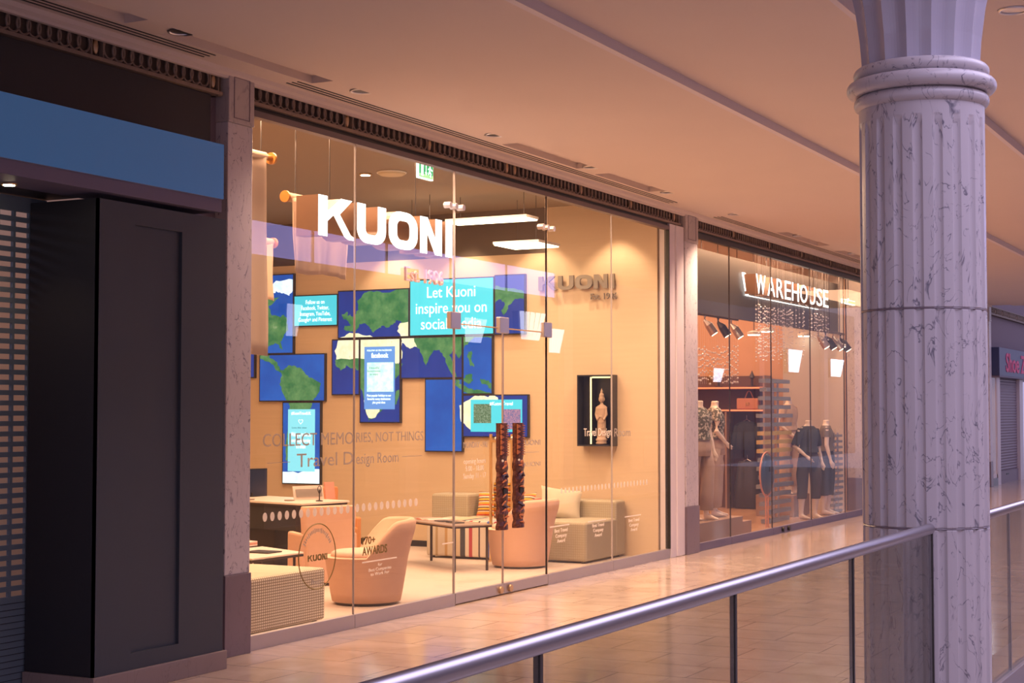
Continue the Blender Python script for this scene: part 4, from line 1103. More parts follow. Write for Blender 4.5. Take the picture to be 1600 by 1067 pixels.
def cushion(loc, w, h, d, rot, m, lab, name='cushion', grp=None):
    vs = []; n = 14; fs = []
    for s_ in (-1, 1):
        for j in range(n + 1):
            for i in range(n + 1):
                u = i / n * 2 - 1; v = j / n * 2 - 1; e = max(0, (1 - u * u)) * max(0, (1 - v * v))
                pin = 1 - .10 * (1 - abs(u) ** 2) * abs(v) ** 6
                vs.append((u * w / 2 * (1 - .08 * (1 - v * v) * 1), s_ * d / 2 * e ** .42, v * h / 2 * (1 - .08 * (1 - u * u))))
    m_ = n + 1; k = m_ * m_
    for s_ in (0, 1):
        for j in range(n):
            for i in range(n): a = s_ * k + j * m_ + i; fs.append((a, a + 1, a + m_ + 1, a + m_))
    o = MB().add(vs, fs).build(name, m, None, smooth=True); o.location = loc; o.rotation_euler = rot
    return tag(o, lab, 'cushion', grp)


cushion((15.70, 7.50, .59), .46, .36, .15, (radians(24), radians(-8), radians(122)), 'cushion_beige', 'large beige linen cushion leaning at the sofa corner')
cushion((15.78, 8.06, .535), .44, .30, .14, (radians(28), radians(8), radians(84)), 'throw_fabric', 'striped orange cushion on the sofa behind the pink armchair')
cushion((15.66, 7.86, .52), .34, .26, .12, (radians(35), radians(10), radians(75)), 'cushion_red', 'small red cushion between the beige and striped cushions')
cushion((15.80, 8.40, .54), .38, .32, .14, (radians(16), 0, radians(92)), 'throw_fabric', 'striped orange cushion nearest the far arm of the sofa')

# long low table
tA, tB = Vector((14.07, 7.54, 0)), Vector((14.70, 8.55, 0))
d = (tB - tA).normalized(); nrm = Vector((-d.y, d.x, 0))
t = thing('coffee_table', 'long low dark topped table with thin steel legs in front of the striped pouf', 'table', (14.4, 8.1, 0))
w_ = .42
cs = [tA - d * .05 - nrm * .03, tB + d * .10 - nrm * .03, tB + d * .10 + nrm * w_, tA - d * .05 + nrm * w_]
MB().prism([(p.x, p.y, .455) for p in cs], (0, 0, .014)).build('table_top', 'table_top', t, bevel=.002)
MB().prism([(p.x, p.y, .440) for p in cs], (0, 0, .0145)).build('frame', 'dark_metal', t)
for p in (tA, tB, tB + nrm * (w_ - .05), tA + nrm * (w_ - .05)): MB().box(p.x - .010, p.x + .010, p.y - .010, p.y + .010, .007, .445).build('leg', 'dark_metal', t)
t = thing('open_magazine', 'open pink toned magazine lying on the long low table', 'magazine', (14.35, 8.4, .469))
for s_ in (-1, 1):
    R = []
    for k in range(6):
        u = k / 5; z = .470 + .022 * sin(u * pi * .6) * (1 - u * .4)
        c = tA + d * (.82 + s_ * .14 * u) + nrm * .17
        R.append([Vector((c.x, c.y, z)) - nrm * .13, Vector((c.x, c.y, z)) + nrm * .13, Vector((c.x, c.y, .4695)) + nrm * .13, Vector((c.x, c.y, .4695)) - nrm * .13])
    MB().loft(R).build('page', 'paper' if s_ < 0 else 'paper_pink', t, smooth=False)
for k, off in enumerate((.30, .55)):
    c = tA + d * off + nrm * .2
    tag(MB().prism([Vector((c.x, c.y, .4695)) + d * a + nrm * b for a, b in ((-.09, -.06), (.09, -.06), (.09, .06), (-.09, .06))], (0, 0, .008)).build('tablet', 'black_satin', None, bevel=.002), ('dark tablet lying on the low table nearest the armchair' if k == 0 else 'dark tablet lying in the middle of the long low table'), 'tablet')

# gold brochure stand
t = thing('brochure_stand', 'slim gold metal brochure stand behind the carved door handles', 'stand', (14.6, 7.75, 0))
yA = 7.60
g0 = at(767, 678, 0, 14.92); xg = 14.92
ya, yb = g0.y, at(800, 690, 0, xg).y
for y in (ya, yb): MB().box(xg - .012, xg + .012, y - .012, y + .012, .0065, g0.z).build('post', 'gold', t)
MB().box(xg - .010, xg + .010, yb, ya, g0.z - .09, g0.z - .06).build('rail', 'gold', t)
MB().box(xg - .010, xg + .010, yb, ya, .62, .645).build('rail', 'gold', t)
MB().box(xg - .08, xg + .08, yb - .02, yb + .02, .0065, .02).box(xg - .08, xg + .08, ya - .02, ya + .02, .0065, .02).build('foot', 'gold', t)
tw = MB(); n = 12; R = []
for k in range(n + 1):
    z = .46 + .38 * k / n; R.append([Vector((xg + .03 + .010 * sin(k * 1.3), yb + .02, z)), Vector((xg + .05, (ya + yb) / 2, z)), Vector((xg + .03 + .008 * cos(k), ya - .02, z)), Vector((xg + .02, (ya + yb) / 2, z))])
tag(MB().loft(R).build('striped_scarf', 'throw_fabric', None, smooth=True), 'folded orange striped textile hanging on the gold stand', 'textile')

# ================================================================== LEFT DARK SHOPFRONT
t = thing('shop_fascia', 'dark charcoal fascia panel between the left frieze and the blue lightbox', 'fascia', (6.0, 6.45, 3.4))
box(2.0, 8.22, 6.45, 6.49, 2.89, 3.66).build('panel', 'dark_fascia', t)
t = thing('lightbox_sign', 'plain blue lightbox sign band above the dark shuttered shop', 'sign', (6, 6.1, 2.83))
box(2.0, 7.91, 6.105, 6.44, 2.912, 3.26).build('casing', 'purple_trim', t, bevel=.004)
box(2.0, 7.91, 6.10, 6.106, 2.916, 3.257).build('lit_face', 'blue_lightbox', t)
box(2.0, 7.91, 6.115, 6.44, 2.835, 2.912).build('lower_trim', 'purple_trim', t)
box(2.0, 7.0, 6.44, 7.4, 2.836, 2.88).build('soffit', 'deep_paint', t)
t = thing('downlight', 'lit round downlight in the soffit of the dark shuttered shop', 'ceiling light', (6.88, 6.75, 2.83))
c = at(14, 288, 2, 2.83)
MB().lathe([(.03, 2.822), (.03, 2.835)], (c.x, c.y, 0), 18).build('bulb', 'bulb', t)
MB().torus((c.x, c.y, 2.832), .038, .008, 'z', 20, 6).build('bezel', 'brass', t)
lamp('SPOT', 'soffit_spot', (c.x, c.y, 2.80), 6, (1, .7, .4), .02, aim=(c.x, c.y + .05, 1.5), angle=100)
t = thing('dark_pier', 'broad dark navy panelled pier left of the marble pilaster', 'pier', (7.4, 6.15, 0))
box(6.85, 8.0, 6.17, 6.66, .115, 2.80).build('body', 'navy_paint', t)
MB().box(6.84, 7.15, 6.15, 6.17, .115, 2.80).box(7.575, 8.0, 6.15, 6.17, .115, 2.80).box(7.15, 7.575, 6.15, 6.17, 2.68, 2.80).box(7.15, 7.575, 6.15, 6.17, .115, .21).build('raised_frame', 'navy_paint', t)
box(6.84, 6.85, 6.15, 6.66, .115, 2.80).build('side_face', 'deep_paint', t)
box(6.82, 8.02, 6.13, 6.66, 0, .115).build('skirting', 'marble_pink', t, bevel=.003)
t = thing('roller_shutter', 'perforated grey roller shutter at the left edge with warm light behind', 'shutter', (5.0, 6.9, 0))
sh = MB(); zt = 2.78; pitch = .0585; px_, pw = .172, .115
sx1 = 6.98
xs_ = [sx1 - .045 - k * .13 for k in range(12)]
# solid plate lower part, pierced upper part built from bars
sh.box(3.0, sx1, 6.67, 6.69, 0.006, .52)
z = .52
while z < 2.74:
    sh.box(3.0, sx1, 6.67, 6.69, z, z + .028)
    for k in range(13):
        x = 6.98 - k * .122
        sh.box(x - (.055 if k == 0 else .018), x, 6.67, 6.69, z + .028, z + pitch)
    z += pitch
sh.box(3.0, sx1, 6.67, 6.69, z, 2.83)
sh.build('curtain', 'shutter_metal', t)
gl = MB()
for k in range(14): gl.box(3.0, sx1, 6.667, 6.67, .04 + k * .036, .043 + k * .036)
gl.build('slat_line', 'deep_paint', t)
struct('wall_left_shop', box(3.0, 8.0, 8.4, 8.5, 0, 2.9), 'orange_wall', 'warm lit wall behind the perforated shutter', 'wall')
lamp('AREA', 'left_shop_light', (6.6, 7.6, 2.6), 4, (1, .45, .15), 1.2, .6, aim=(7.2, 8.5, 1.8))

# ================================================================== downlights in the walkway ceiling
names = ['above the left frieze', 'at the left end of the travel shop', 'above the big glowing sign', 'above the glass doors', 'above the wall sign', 'above the veined pilaster', 'above the white fashion lettering', 'nearest the column']
for k, x in enumerate((7.35, 9.31, 11.3, 13.2, 15.1, 17.15, 19.6, 22.2)):
    t = thing('downlight', 'unlit round ceiling downlight %s' % names[k], 'ceiling light', (x, 5.99, 3.84), 0, 'unlit downlights above the shopfronts')
    y = 5.985
    MB().torus((x, y, 3.838), .078, .010, 'z', 22, 6).build('bezel', 'steel', t, smooth=True)
    MB().lathe([(.072, 3.8375), (.030, 3.8395)], (x, y, 0), 20).build('reflector', 'dark_metal', t)
c = at(1585, 15, 2, 3.955)
t = thing('downlight', 'round chrome ceiling downlight at the top right corner beside the column', 'ceiling light', (c.x, c.y, 3.955))
MB().torus((c.x, c.y, 3.953), .085, .012, 'z', 26, 6).build('bezel', 'steel', t, smooth=True)
MB().lathe([(.08, 3.952), (.04, 3.954)], (c.x, c.y, 0), 24).build('reflector', 'steel', t)

# ================================================================== COLUMN
CX, CY, CR = 7.33, 1.655, .2815
t = thing('column', 'large fluted veined marble column with ringed neck and flared glossy top', 'column', (CX, CY, 0))
NF = 20


def flute(a, depth):
    u = ((a / (2 * pi) * NF) % 1) - .5
    if abs(u) < .20: return CR - depth * math.sqrt(max(0, 1 - (u / .20) ** 2)) ** .7
    return CR


zs = [0, .02, 1.073, 1.076, 1.084, 1.087, 2.048, 2.051, 2.059, 2.062, 2.88, 2.90, 2.915, 2.925, 2.99]
R = []; NN = NF * 16
for z in zs:
    dp = .011
    if z >= 2.90: dp = .006
    if z >= 2.915: dp = .003
    if z >= 2.925: dp = 0
    gr = .004 if z in (1.076, 1.084, 2.051, 2.059) else 0
    R.append([Vector((CX + (flute(2 * pi * k / NN, dp) - gr) * cos(2 * pi * k / NN), CY + (flute(2 * pi * k / NN, dp) - gr) * sin(2 * pi * k / NN), z)) for k in range(NN)])
MB().loft(R).build('shaft', 'marble', t)
for q in (1.080, 2.055): MB().torus((CX, CY, q), CR - .0045, .0035, 'z', 80, 5).build('joint_line', 'marble_dark', t)


def ring(zc, rz_, ro, nm='neck_ring'):
    m = 14; prof = [(CR - .02, zc - rz_)] + [(ro - rz_ + rz_ * cos(radians(-90 + 180 * k / m)), zc + rz_ * sin(radians(-90 + 180 * k / m))) for k in range(m + 1)] + [(CR - .02, zc + rz_)]
    MB().lathe(prof, (CX, CY, 0), 72).build(nm, 'marble', t, smooth=True)


ring(3.015, .034, CR + .022); ring(3.083, .036, CR + .055); ring(3.150, .032, CR + .024)
prof = [(3.18, .268), (3.30, .276), (3.45, .296), (3.62, .335), (3.80, .395), (3.955, .48)]
NC = 16; R = []
for z, r in prof:
    ringv = []
    for k in range(NC * 8):
        a = 2 * pi * k / (NC * 8); u = (k % 8) / 8
        ringv.append(Vector((CX + r * (1 - .07 * sin(pi * u)) * cos(a), CY + r * (1 - .07 * sin(pi * u)) * sin(a), z)))
    R.append(ringv)
MB().loft(R).build('capital', 'capital_gloss', t)

# ================================================================== BALUSTRADE
RYY = 1.57
t = thing('balustrade', 'glass balustrade with round steel handrail ending at the column', 'balustrade', (4.5, RYY, 0))
MB().tube([(0.6, RYY, 1.085), (7.02, RYY, 1.085), (7.09, RYY, 1.085)], [.024, .024, .010], 24).build('handrail', 'rail_steel', t, smooth=True)
js = [.6, 1.90, 3.17, 4.46, 5.75, 7.045]
for a, b in zip(js[:-1], js[1:]):
    box(a + .006, b - .006, RYY - .006, RYY + .006, .2, 1.07).build('glass_pane', 'rail_glass', t)
for x in js[1:]: box(x - .007, x + .007, RYY - .009, RYY + .009, .2, 1.065).build('joint_strip', 'dark_metal', t)
box(.6, 7.05, RYY - .03, RYY + .03, 0, .2).build('base_shoe', 'satin_steel', t, bevel=.004)
t = thing('balustrade', 'glass balustrade continuing to the right of the column', 'balustrade', (10, RYY, 0))
MB().tube([(7.59, RYY, 1.07), (22, RYY, 1.07)], .024, 20).build('handrail', 'rail_steel', t, smooth=True)
js = [7.62, 8.92, 10.3, 11.6, 12.9, 14.2, 15.5]
for a, b in zip(js[:-1], js[1:]): box(a + .006, b - .006, RYY - .006, RYY + .006, .2, 1.055).build('glass_pane', 'rail_glass', t)
for x in js[1:]: box(x - .005, x + .005, RYY - .008, RYY + .008, .2, 1.05).build('joint_strip', 'satin_steel', t)
box(7.6, 22, RYY - .03, RYY + .03, 0.0, .2).build('base_shoe', 'satin_steel', t, bevel=.004)
struct('trim_2', box(7.0, 30, 1.2, RYY - .03, 0, .06), 'marble_pink', 'pinkish stone kerb on the atrium side of the balustrade', 'kerb')

# ================================================================== FASHION SHOP
wx = [17.04, 18.23, 19.83, 21.57, 23.30, 25.1]
lb = ['leftmost pane of the fashion shop beside the veined pilaster', 'second pane of the fashion shop left of the lettering', 'fashion shop pane in front of the slatted tower', 'fashion shop pane in front of the dark clothed mannequins', 'fashion shop pane beside the column']
for i in range(5):
    a, b = wx[i], wx[i + 1]
    t = thing('window_%d' % (6 + i), lb[i], 'window', (a, FY, 0), kind='structure')
    box(a + .003, b - .003, FY + .012, FY + .024, .09, 3.60).build('glass_pane', 'shop_glass', t)
    box(a + .002, b - .002, FY, FY + .05, 0, .09).build('bottom_rail', 'purple_trim', t, bevel=.002)
    if i: box(a - .0025, a + .0025, FY + .010, FY + .026, .09, 3.6).build('joint', 'dark_metal', t)
for x in (20.2, 20.45): tag(MB().tube([(x, FY - .03, .05), (x, FY, .05)], .032, 14).build('lock_knob', 'black'), 'dark round floor lock on the fashion shop rail, %s of the pair' % ('left' if x < 20.3 else 'right'), 'lock')
t = thing('signboard', 'wide dark grey hanging board behind the white fashion lettering', 'signboard', (22, 7.0, 2.84))
box(18.2, 25.05, 7.02, 7.08, 2.83, 3.64).build('board', 'signboard', t)
for x in (18.9, 21.5, 24.0): MB().tube([(x, 7.05, 3.64), (x, 7.05, 3.92)], .006, 6).build('hanger_wire', 'dark_metal', t)
t = thing('illuminated_sign', 'glowing white capital lettering on the dark board of the fashion shop', 'sign', (20.3, 6.8, 3.17))
word = 'WAREHOUSE'; n = len(word); x0_, x1_ = 20.33, 23.82; wd_ = [1.25, 1.0, .95, .85, 1.0, 1.1, 1.0, .9, .82]; tot = sum(wd_); x = x0_
for ch, w in zip(word, wd_):
    ww = w / tot * (x1_ - x0_); g = ww * .2
    textmesh(ch, (x, 6.811, 3.175), RX, UZ, ww - g, .262, .006, .0).build('letter', 'sign_white', t)
    textmesh(ch, (x, 7.0, 3.175), RX, UZ, ww - g, .262, .187, .0).build('letter_return', 'sign_return', t)
    x += ww
box(20.45, 23.85, 6.99, 7.01, 3.158, 3.166).build('light_line', 'sign_white', t)
MB().prism([(20.30, 7.0, 3.46), (20.40, 7.0, 3.46), (20.52, 7.0, 3.17), (20.44, 7.0, 3.17)], (0, -.02, 0)).build('slanted_bar', 'sign_white', t)


# mannequins
def mannequin(loc, rz, lab, top, bottom, pose, sleeve=False, cropped=False):
    t = thing('mannequin', lab, 'mannequin', loc, rz, 'headless shop window mannequins')
    b = MB()
    # local: faces -y ; legs, torso, arms lofted and fused
    st_ = .05 if pose == 'stand' else .09
    for s_ in (-1, 1):
        f = (-.05 if s_ > 0 else .03)
        b.tube([(s_ * .095, f * 0, .88), (s_ * .10, f, .66), (s_ * .10, f + .0, .49), (s_ * .105, f + .015, .34), (s_ * .105, f + .03, .12), (s_ * .105, f + .03, .055)], [.088, .080, .055, .056, .036, .034], 14)
        b.loft([[Vector((s_ * .11 + w * cos(2 * pi * k / 10), f + y, zc + h * sin(2 * pi * k / 10))) for k in range(10)] for y, w, zc, h in ((.06, .026, .045, .035), (.0, .034, .045, .040), (-.07, .038, .030, .024), (-.12, .034, .022, .016), (-.15, .018, .018, .010))])
        sh_ = Vector((s_ * .175, 0, 1.31))
        if pose == 'stand' or s_ > 0: pts = [sh_, Vector((s_ * .225, .01, 1.07)), Vector((s_ * .235, -.05, .84))]
        else: pts = [sh_, Vector((s_ * .25, .05, 1.08)), Vector((s_ * .16, -.10, .93))]
        b.tube([pts[0], (pts[0] + pts[1]) / 2, pts[1], (pts[1] + pts[2]) / 2, pts[2]], [.045, .040, .034, .030, .021], 12)
        dr = (pts[2] - pts[1]).normalized(); pal = pts[2] + dr * .07
        b.tube([pts[2] - dr * .01, pts[2] + dr * .03, pal], [.020, .030, .027], 10)
        side = Vector((0, 1, 0))
        for k in range(4):
            o_ = side * (-.022 + k * .0155); L = (.055, .070, .066, .05)[k]
            b.tube([pal + o_ - dr * .01, pal + o_ + dr * L * .55 + Vector((-s_ * .004, 0, 0)), pal + o_ + dr * L + Vector((-s_ * .014, 0, 0))], [.0085, .0078, .006], 7)
        b.tube([pts[2] + dr * .02 - side * .02, pts[2] + dr * .055 - side * .042, pts[2] + dr * .085 - side * .045], [.011, .009, .007], 7)
    b.ellips([(0, 0, .80, .12, .08), (0, 0, .90, .172, .108), (0, 0, .98, .150, .095), (0, 0, 1.06, .122, .082), (0, -.01, 1.18, .148, .100), (0, 0, 1.29, .165, .090), (0, .005, 1.345, .150, .062), (0, .005, 1.375, .075, .050), (0, .0, 1.40, .052, .048), (0, -.005, 1.455, .048, .046)], 20)
    b.build('body', 'mannequin', t, remesh=.010, local=True)
    n = 24
    g = MB(); rg = []
    for z, rx, ry, y in ((.98, .185, .125, 0), (1.02, .170, .112, 0), (1.08, .148, .105, 0), (1.18, .165, .118, -.01), (1.27, .180, .112, 0), (1.33, .165, .085, .004), (1.362, .115, .072, .004), (1.372, .09, .064, .004)):
        rg.append([Vector((rx * cos(2 * pi * k / n) + .006 * sin(5 * 2 * pi * k / n) * (1.3 - z) * 3, y + ry * sin(2 * pi * k / n), z)) for k in range(n)])
    g.loft(rg, cap=False)
    for s_ in (-1, 1):
        el = Vector((s_ * .222, .01, 1.07)) if (pose == 'stand' or s_ > 0) else Vector((s_ * .245, .05, 1.08))
        a_ = Vector((s_ * .15, 0, 1.32)); e = a_.lerp(el, .55 if not sleeve else .95)
        g.tube([a_, a_.lerp(e, .5), e], [.058, .064, .060], 14, cap=False)
    g.build('top', top, t, smooth=True, local=True)
    g = MB(); zb = .30 if cropped else .12
    g.loft([[Vector((rx * cos(2 * pi * k / n), ry * sin(2 * pi * k / n), z)) for k in range(n)] for z, rx, ry in ((.78, .185, .125), (.88, .188, .124), (.96, .165, .11), (1.01, .145, .10))])
    for s_ in (-1, 1):
        f = (-.05 if s_ > 0 else .03)
        g.loft([[Vector((s_ * x + r * cos(2 * pi * k / n) * (1 + .05 * sin(3 * 2 * pi * k / n)), y + r * sin(2 * pi * k / n), z)) for k in range(n)] for x, y, z, r in ((.093, 0, .86, .096), (.10, f, .66, .092), (.10, f, .49, .080), (.103, f + .01, .32, .074 if cropped else .085), (.105, f + .02, zb, .068 if cropped else .08))])
    g.build('trousers', bottom, t, smooth=True, local=True)
    MB().lathe([(.11, .001), (.11, .008), (.0, .010)], n=20).build('stand_plate', 'steel', t, local=True)
    return t


t = thing('plinth', 'brown display plinth in the left corner of the fashion shop window', 'plinth', (18, 7.3, 0))
MB().box(17.1, 19.3, 6.66, 8.2, .006, .27).build('block', 'plinth_paint', t, bevel=.005)
t = thing('plinth', 'lower brown display step right of the corner plinth', 'plinth', (19.4, 7.3, 0))
MB().box(19.31, 20.05, 6.80, 8.2, .006, .17).build('block', 'plinth_paint', t, bevel=.005)
mannequin((19.0, 6.92, .27), radians(35), 'mannequin in a speckled top and loose pale trousers on the corner plinth', 'floral', 'trouser_grey', 'bent')
mannequin((18.28, 6.86, .27), radians(-15), 'mannequin half hidden by the veined pilaster on the corner plinth', 'floral', 'trouser_grey', 'stand')
mannequin((22.9, 6.88, .006), radians(-25), 'mannequin in a long dark top and cropped dark trousers near the window', 'dark_cloth', 'charcoal_cloth', 'bent', True, True)
mannequin((24.0, 6.93, .006), radians(20), 'mannequin in an olive grey top and cropped black trousers at the right', 'olive_cloth', 'dark_cloth', 'stand', False, True)
mannequin((23.55, 7.38, .33), radians(-10), 'mannequin in a draped cream top set back on a plinth', 'cream_cloth', 'cream_cloth', 'bent')
t = thing('plinth', 'small plinth under the cream clothed mannequin', 'plinth', (22.95, 8.1, 0))
MB().box(23.2, 24.0, 7.2, 7.8, .006, .33).build('block', 'plinth_paint', t, bevel=.005)

# shelving with bag, hanging clothes on the right-hand wall
XS = 24.72
def fx(px, py, y): return at(px, py, 1, y)
def gx(px, py, x=XS): return at(px, py, 0, x)
ya_, yb_ = gx(1086, 640).y, gx(1192, 640).y
sz1, sz2 = gx(1140, 606).z, gx(1140, 641).z
t = thing('wall_shelf_unit', 'lit shelf unit with two glowing shelves at the rear left of the fashion shop', 'shelf', (XS, yb_, 0))
for z in (sz1, sz2): MB().box(XS, 25.06, yb_, ya_ + .6, z - .02, z + .015).build('shelf', 'bag_leather', t)
for z in (sz1, sz2): MB().box(XS - .012, XS, yb_, ya_ + .6, z - .010, z + .006).build('shelf_light', 'shelf_glow', t)
MB().box(25.06, 25.09, yb_, ya_ + .6, .007, sz1 + .2).build('back_panel', 'brown_cloth', t)
MB().box(XS, 25.06, yb_ - .03, yb_, .007, sz1 + .2).build('side_panel', 'plinth_paint', t)
MB().box(XS, 25.06, yb_ + .62, yb_ + .65, .007, sz2).build('side_panel', 'plinth_paint', t)
h0 = gx(1149, 641); h1 = gx(1183, 622)
t = thing('handbag', 'boxy tan handbag on the lower glowing shelf', 'handbag', (XS + .15, h1.y, sz2 + .015))
MB().box(XS + .05, XS + .25, h1.y, h0.y, sz2 + .016, h1.z).build('bag_body', 'bag_leather', t, bevel=.02, seg=3)
MB().tube([(XS + .15, h1.y + (h0.y - h1.y) * (.3 + .4 * k / 8), h1.z - .01 + .13 * sin(pi * k / 8)) for k in range(9)], .010, 6).build('handle', 'bag_leather', t, smooth=True)
MB().box(XS + .04, XS + .05, (h0.y + h1.y) / 2 - .03, (h0.y + h1.y) / 2 + .03, sz2 + .08, sz2 + .13).build('clasp', 'brass', t)
for k, (pxa, pya) in enumerate(((1123, 592), (1175, 590))):
    c = gx(pxa, pya, XS + .15)
    t = thing('necklace_stand', 'dark pointed ornament on the upper shelf, %s one' % ('left' if k == 0 else 'right'), 'ornament', (c.x, c.y, sz1))
    MB().lathe([(.07, sz1 + .016), (.07, sz1 + .03), (.02, sz1 + .04), (.018, c.z - .02), (.05, c.z), (.001, c.z + .12)], (c.x, c.y, 0), 12).build('stem', 'dark_metal', t)


def garment(px0, px1, py0, py1, x, m, lab, kind):
    a = gx(px0, py0, x); b = gx(px1, py1, x); w = abs(b.y - a.y) / 2; yc = (a.y + b.y) / 2; zt = a.z; zb = b.z
    t = thing('hanging_garment', lab, 'garment', (x, yc, zb))
    n = 20; R = []
    pr = ((0, .35, .03), (.04, .62, .05), (.12, .85, .07), (.5, .88, .08), (1, 1.0, .10)) if kind == 'top' else ((0, .62, .05), (.1, .72, .07), (.5, .88, .09), (1, 1.0, .11))
    for u, q, d_ in pr:
        R.append([Vector((x + d_ * sin(2 * pi * k / n) * (1 + .3 * sin(5 * 2 * pi * k / n)), yc + w * q * cos(2 * pi * k / n), zt + (zb - zt) * u)) for k in range(n)])
    MB().loft(R).build('cloth', m, t, smooth=True)
    MB().tube([(x, yc - w * .4, zt - .02), (x, yc, zt + .03), (x, yc + w * .4, zt - .02)], .008, 6).tube([(x, yc, zt + .03), (x, yc, zt + .10)], .006, 6).build('hanger', 'steel', t)
    if kind == 'top':
        for s_ in (-1, 1): MB().tube([(x, yc + s_ * w * .7, zt - .08), (x, yc + s_ * w * .95, zt + (zb - zt) * .6), (x, yc + s_ * w * .97, zb + .02)], [.06, .06, .05], 10).build('sleeve', m, t, smooth=True)
    return t


garment(1147, 1187, 658, 703, XS + .16, 'dark_cloth', 'short dark jacket hanging under the glowing shelf', 'top')
garment(1146, 1190, 720, 794, XS + .16, 'charcoal_cloth', 'long dark skirt hanging below the short jacket', 'skirt')
c0 = fx(1188, 709, 6.9); c1 = fx(1208, 771, 6.9)
xm = (c0.x + c1.x) / 2; rx_ = (c1.x - c0.x) / 2; zm = (c0.z + c1.z) / 2; rz_ = (c0.z - c1.z) / 2
t = thing('oval_bag', 'tall oval dark blue bag on a stand beside the slatted tower', 'bag', (xm, 6.9, c1.z))
MB().sphere((xm, 6.9, zm), 1, 24, (rx_, .06, rz_)).build('bag_body', 'teal_bag', t, smooth=True)
MB().torus((xm, 6.9, zm), rx_ + .02, .012, 'y', 30, 6, rz_ / rx_).build('rim', 'bag_leather', t, smooth=True)
for s_ in (-.05, .05): MB().tube([(xm + s_, 6.9, .006), (xm + s_, 6.9, c1.z + .03)], .012, 8).build('stand_leg', 'bag_leather', t)
MB().box(xm - .07, xm + .07, 6.83, 6.84, zm + .03, zm + .10).build('label_patch', 'black', t)

# solid slats standing in for stacked bars reflected in the glass
def tower(pxc, hw, y, ptop, pbot, lab, yel, npx=13.5):
    c = fx(pxc, 700, y); zt = fx(pxc, ptop, y).z; zb = max(.01, fx(pxc, pbot, y).z); k_ = (fx(pxc + 1, 700, y).x - c.x); r = random.Random(int(pxc))
    t = thing('slatted_tower', lab, 'display stand', (c.x, y, 0))
    MB().tube([(c.x - .10, y, .006), (c.x - .10, y, zt)], .02, 8).build('pole', 'steel', t); MB().tube([(c.x + .12, y, .006), (c.x + .12, y, zt)], .02, 8).build('pole', 'steel', t)
    z = zb; pitch_ = (fx(pxc, 700, y).z - fx(pxc, 700 + npx, y).z)
    while z < zt:
        u = (z - zb) / (zt - zb); w = hw * k_ * (.75 + .25 * sin(u * pi)) * r.uniform(.85, 1.05)
        m = 'slat_yellow' if yel[0] < u < yel[1] else 'slat_grey'
        MB().box(c.x - w, c.x + w, y - .05, y + .05, z, z + pitch_ * .45).build('slat', m, t)
        z += pitch_
    return t


tower(1211, 25, 7.15, 592, 842, 'tall tower of stacked grey and yellow slats in the middle of the fashion shop', (.44, .62))
tower(1305, 8, 6.95, 676, 800, 'narrow slatted stand behind the rightmost mannequin', (2, 2), 9)

# glass bead curtain (uncountable) and spot track
bd = MB(); r = random.Random(4)
for k in range(46):
    px = 1182 + k * 2.5 + r.uniform(-1, 1); y = r.uniform(6.68, 6.76)
    if 1240 < px < 1262 and r.random() < .6: continue
    py = 475 + (px - 1182) * .15 + r.uniform(0, 6); bot = 560 if px < 1250 else (545 if px < 1262 else 530)
    bd.tube([(fx(px, bot, y).x, y, fx(px, bot, y).z), (fx(px, bot, y).x, y, 3.92)], .0012, 4)
    while py < bot + r.uniform(-10, 20):
        c = fx(px, py, y); bd.sphere(c, r.uniform(.008, .015), 6, (1, 1, .8)); py += r.uniform(4, 9)
tag(bd.build('bead_curtain', 'bead', None), 'glittering curtain of small glass beads hanging below the white lettering', 'bead curtain', kind='stuff')
bd = MB()
for k in range(22):
    px = 1092 + k * 2.9; py = 540 + r.uniform(0, 12); y = r.uniform(7.5, 8.2)
    bd.tube([(fx(px, 600, y).x, y, fx(px, 600, y).z), (fx(px, 600, y).x, y, 3.92)], .0012, 4)
    while py < 600:
        bd.sphere(fx(px, py, y), r.uniform(.010, .018), 6); py += r.uniform(6, 12)
tag(bd.build('bead_curtain', 'bead', None), 'sparse curtain of small glass beads above the corner mannequins', 'bead curtain', kind='stuff')


def track(px0, px1, py, y, n, lab):
    a = fx(px0, py, y); b = fx(px1, py + (px1 - px0) * .13, y)
    zt = a.z
    t = thing('spotlight_track', lab, 'spotlights', (a.x, y, zt))
    MB().box(a.x, b.x, y - .02, y + .02, zt, zt + .035).build('track', 'black_satin', t)
    for k in range(3): x = a.x + (b.x - a.x) * k / 2; MB().tube([(x, y, zt + .03), (x, y, 3.92)], .006, 6).build('hanger_wire', 'dark_metal', t)
    for k in range(n):
        x = a.x + (b.x - a.x) * (k + .5) / n
        h = MB().tube([(x, y, zt), (x, y, zt - .06), (x + .02, y - .05, zt - .12), (x + .05, y - .12, zt - .24)], [.02, .02, .055, .06], 12).build('spotlight', 'black_satin' if k % 2 else 'steel', t, smooth=False)
        MB().tube([(x + .0505, y - .121, zt - .241), (x + .052, y - .124, zt - .246)], .045, 12).build('bulb', 'panel_light', h)
    return t


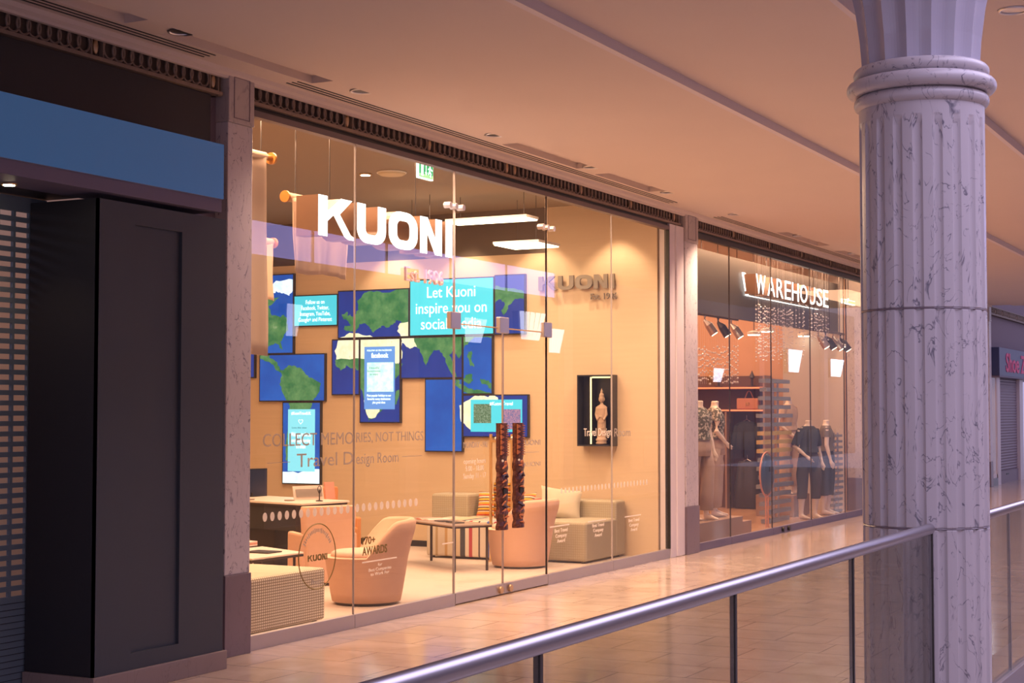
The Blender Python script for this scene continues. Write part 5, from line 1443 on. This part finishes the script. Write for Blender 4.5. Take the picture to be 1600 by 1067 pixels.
track(1090, 1152, 492, 7.4, 3, 'black track with three spotlights at the upper left of the fashion shop')
track(1272, 1318, 517, 6.85, 4, 'black track with four spotlights at the upper right of the fashion shop')
for k, (px, py) in enumerate(((1199, 519), (1178, 524), (1256, 526), (1312, 543))):
    c = fx(px, py, 7.55 if px < 1300 else 6.85)
    t = thing('ceiling_panel_light', 'small warm glowing ceiling lamp in the fashion shop, %s from the left' % ['second', 'first', 'third', 'fourth'][k], 'ceiling light', c, 0, 'small warm lamps in the fashion shop')
    MB().lathe([(.09, c.z), (.09, c.z + .012)], (c.x, c.y, 0), 16).build('lens', 'panel_light', t)
    MB().lathe([(.10, c.z + .012), (.10, c.z + .05), (.03, c.z + .07)], (c.x, c.y, 0), 16).build('housing', 'white_plastic', t)
    MB().tube([(c.x, c.y, c.z + .06), (c.x, c.y, 3.92)], .008, 6).build('stem', 'steel', t)
a = fx(1328, 467, 6.63) - Vector((.12, 0, 0)); b = fx(1346, 478, 6.63) - Vector((.12, 0, 0))
t = thing('exit_sign', 'green exit sign at the right end of the fashion shop beside the column', 'exit sign', (a.x, 6.7, b.z))
MB().box(a.x, b.x, 6.7, 6.74, b.z, a.z).build('housing', 'exit_white', t); MB().box(a.x + .02, b.x - .02, 6.695, 6.7, b.z + .015, a.z - .015).build('face', 'exit_green', t)
MB().box(a.x + .06, a.x + .12, 6.69, 6.695, b.z + .03, a.z - .03).tube([(a.x + .2, 6.692, b.z + .03), (a.x + .26, 6.692, b.z + .08), (a.x + .22, 6.692, a.z - .03)], .012, 6).build('running_figure', 'exit_white', t)
MB().tube([((a.x + b.x) / 2, 6.72, a.z - .01), ((a.x + b.x) / 2, 6.72, 3.925)], .008, 6).build('bracket', 'dark_metal', t)

# partition wall with vertical seams behind right mannequins
struct('wall_partition', box(25.07, 25.095, 6.95, 7.95, 0.008, 3.90), 'panel_beige', 'pale wall panel at the right end of the fashion shop', 'wall')

# ================================================================== SHOE SHOP beyond the column
t = thing('shop_sign', 'navy blue sign box with pink serif name above the far roller shutter', 'sign', (34.8, 6.3, 2.33))
box(35.0, 42, 6.3, 6.9, 2.36, 2.97).build('box', 'shoe_blue', t, bevel=.01)
box(35.0, 42, 6.30, 6.9, 2.33, 2.36).build('lower_edge', 'purple_trim', t)
c = textmesh('Shoe Zone', (35.75, 6.299, 2.45), RX, UZ, 3.7, .42, .01, .02); c.build('lettering', 'shoe_pink', t)
t = thing('roller_shutter', 'closed lilac grey roller shutter under the navy sign box', 'shutter', (36, 6.45, 0))
sh = MB(); z = .28
while z < 2.3: sh.prism([(35.7, 6.50, z), (35.7, 6.485, z + .03), (35.7, 6.50, z + .06)], (2.45, 0, 0)); z += .062
sh.box(35.7, 38.15, 6.50, 6.52, 0, 2.33).build('curtain', 'roller_lilac', t)
MB().box(35.7, 38.15, 6.47, 6.50, 0, .27).build('bottom_plate', 'roller_lilac', t); MB().box(36.6, 36.9, 6.462, 6.47, .18, .21).build('handle_slot', 'black', t)
MB().box(35.35, 35.7, 6.42, 6.6, 0, 2.33).build('side_guide', 'white_frame', t); MB().box(38.15, 38.6, 6.42, 6.6, 0, 2.33).build('side_guide', 'white_frame', t)
t = thing('window_11', 'narrow far shop window left of the lilac roller shutter', 'window', (34.0, FY, 0), kind='structure')
box(34.65, 35.33, FY + .01, FY + .02, .22, 2.4).build('glass_pane', 'shop_glass', t)
MB().box(34.6, 35.35, FY, FY + .05, 0.16, .24).box(35.28, 35.36, FY, FY + .05, .16, 2.4).build('frame', 'white_frame', t); MB().box(34.6, 35.35, FY - .01, FY + .05, 0, .16).build('sill', 'black_satin', t)
struct('wall_shoe_back', box(33, 40, 9.0, 9.1, 0, 3.6), 'red_interior', 'dark red interior wall of the far shop', 'wall')
box(34.6, 43, 6.50, 6.6, 2.97, 3.66).build('x', 'purple_wall'); o = bpy.data.objects['x']; o.name = 'wall_shoe_upper'; tag(o, 'lilac grey bulkhead between the far frieze and the navy sign', 'wall', kind='structure')
lamp('AREA', 'far_shop_light', (34.9, 8.0, 3.0), 18, WARM2, 1, 1)

print('objects', len(bpy.data.objects))
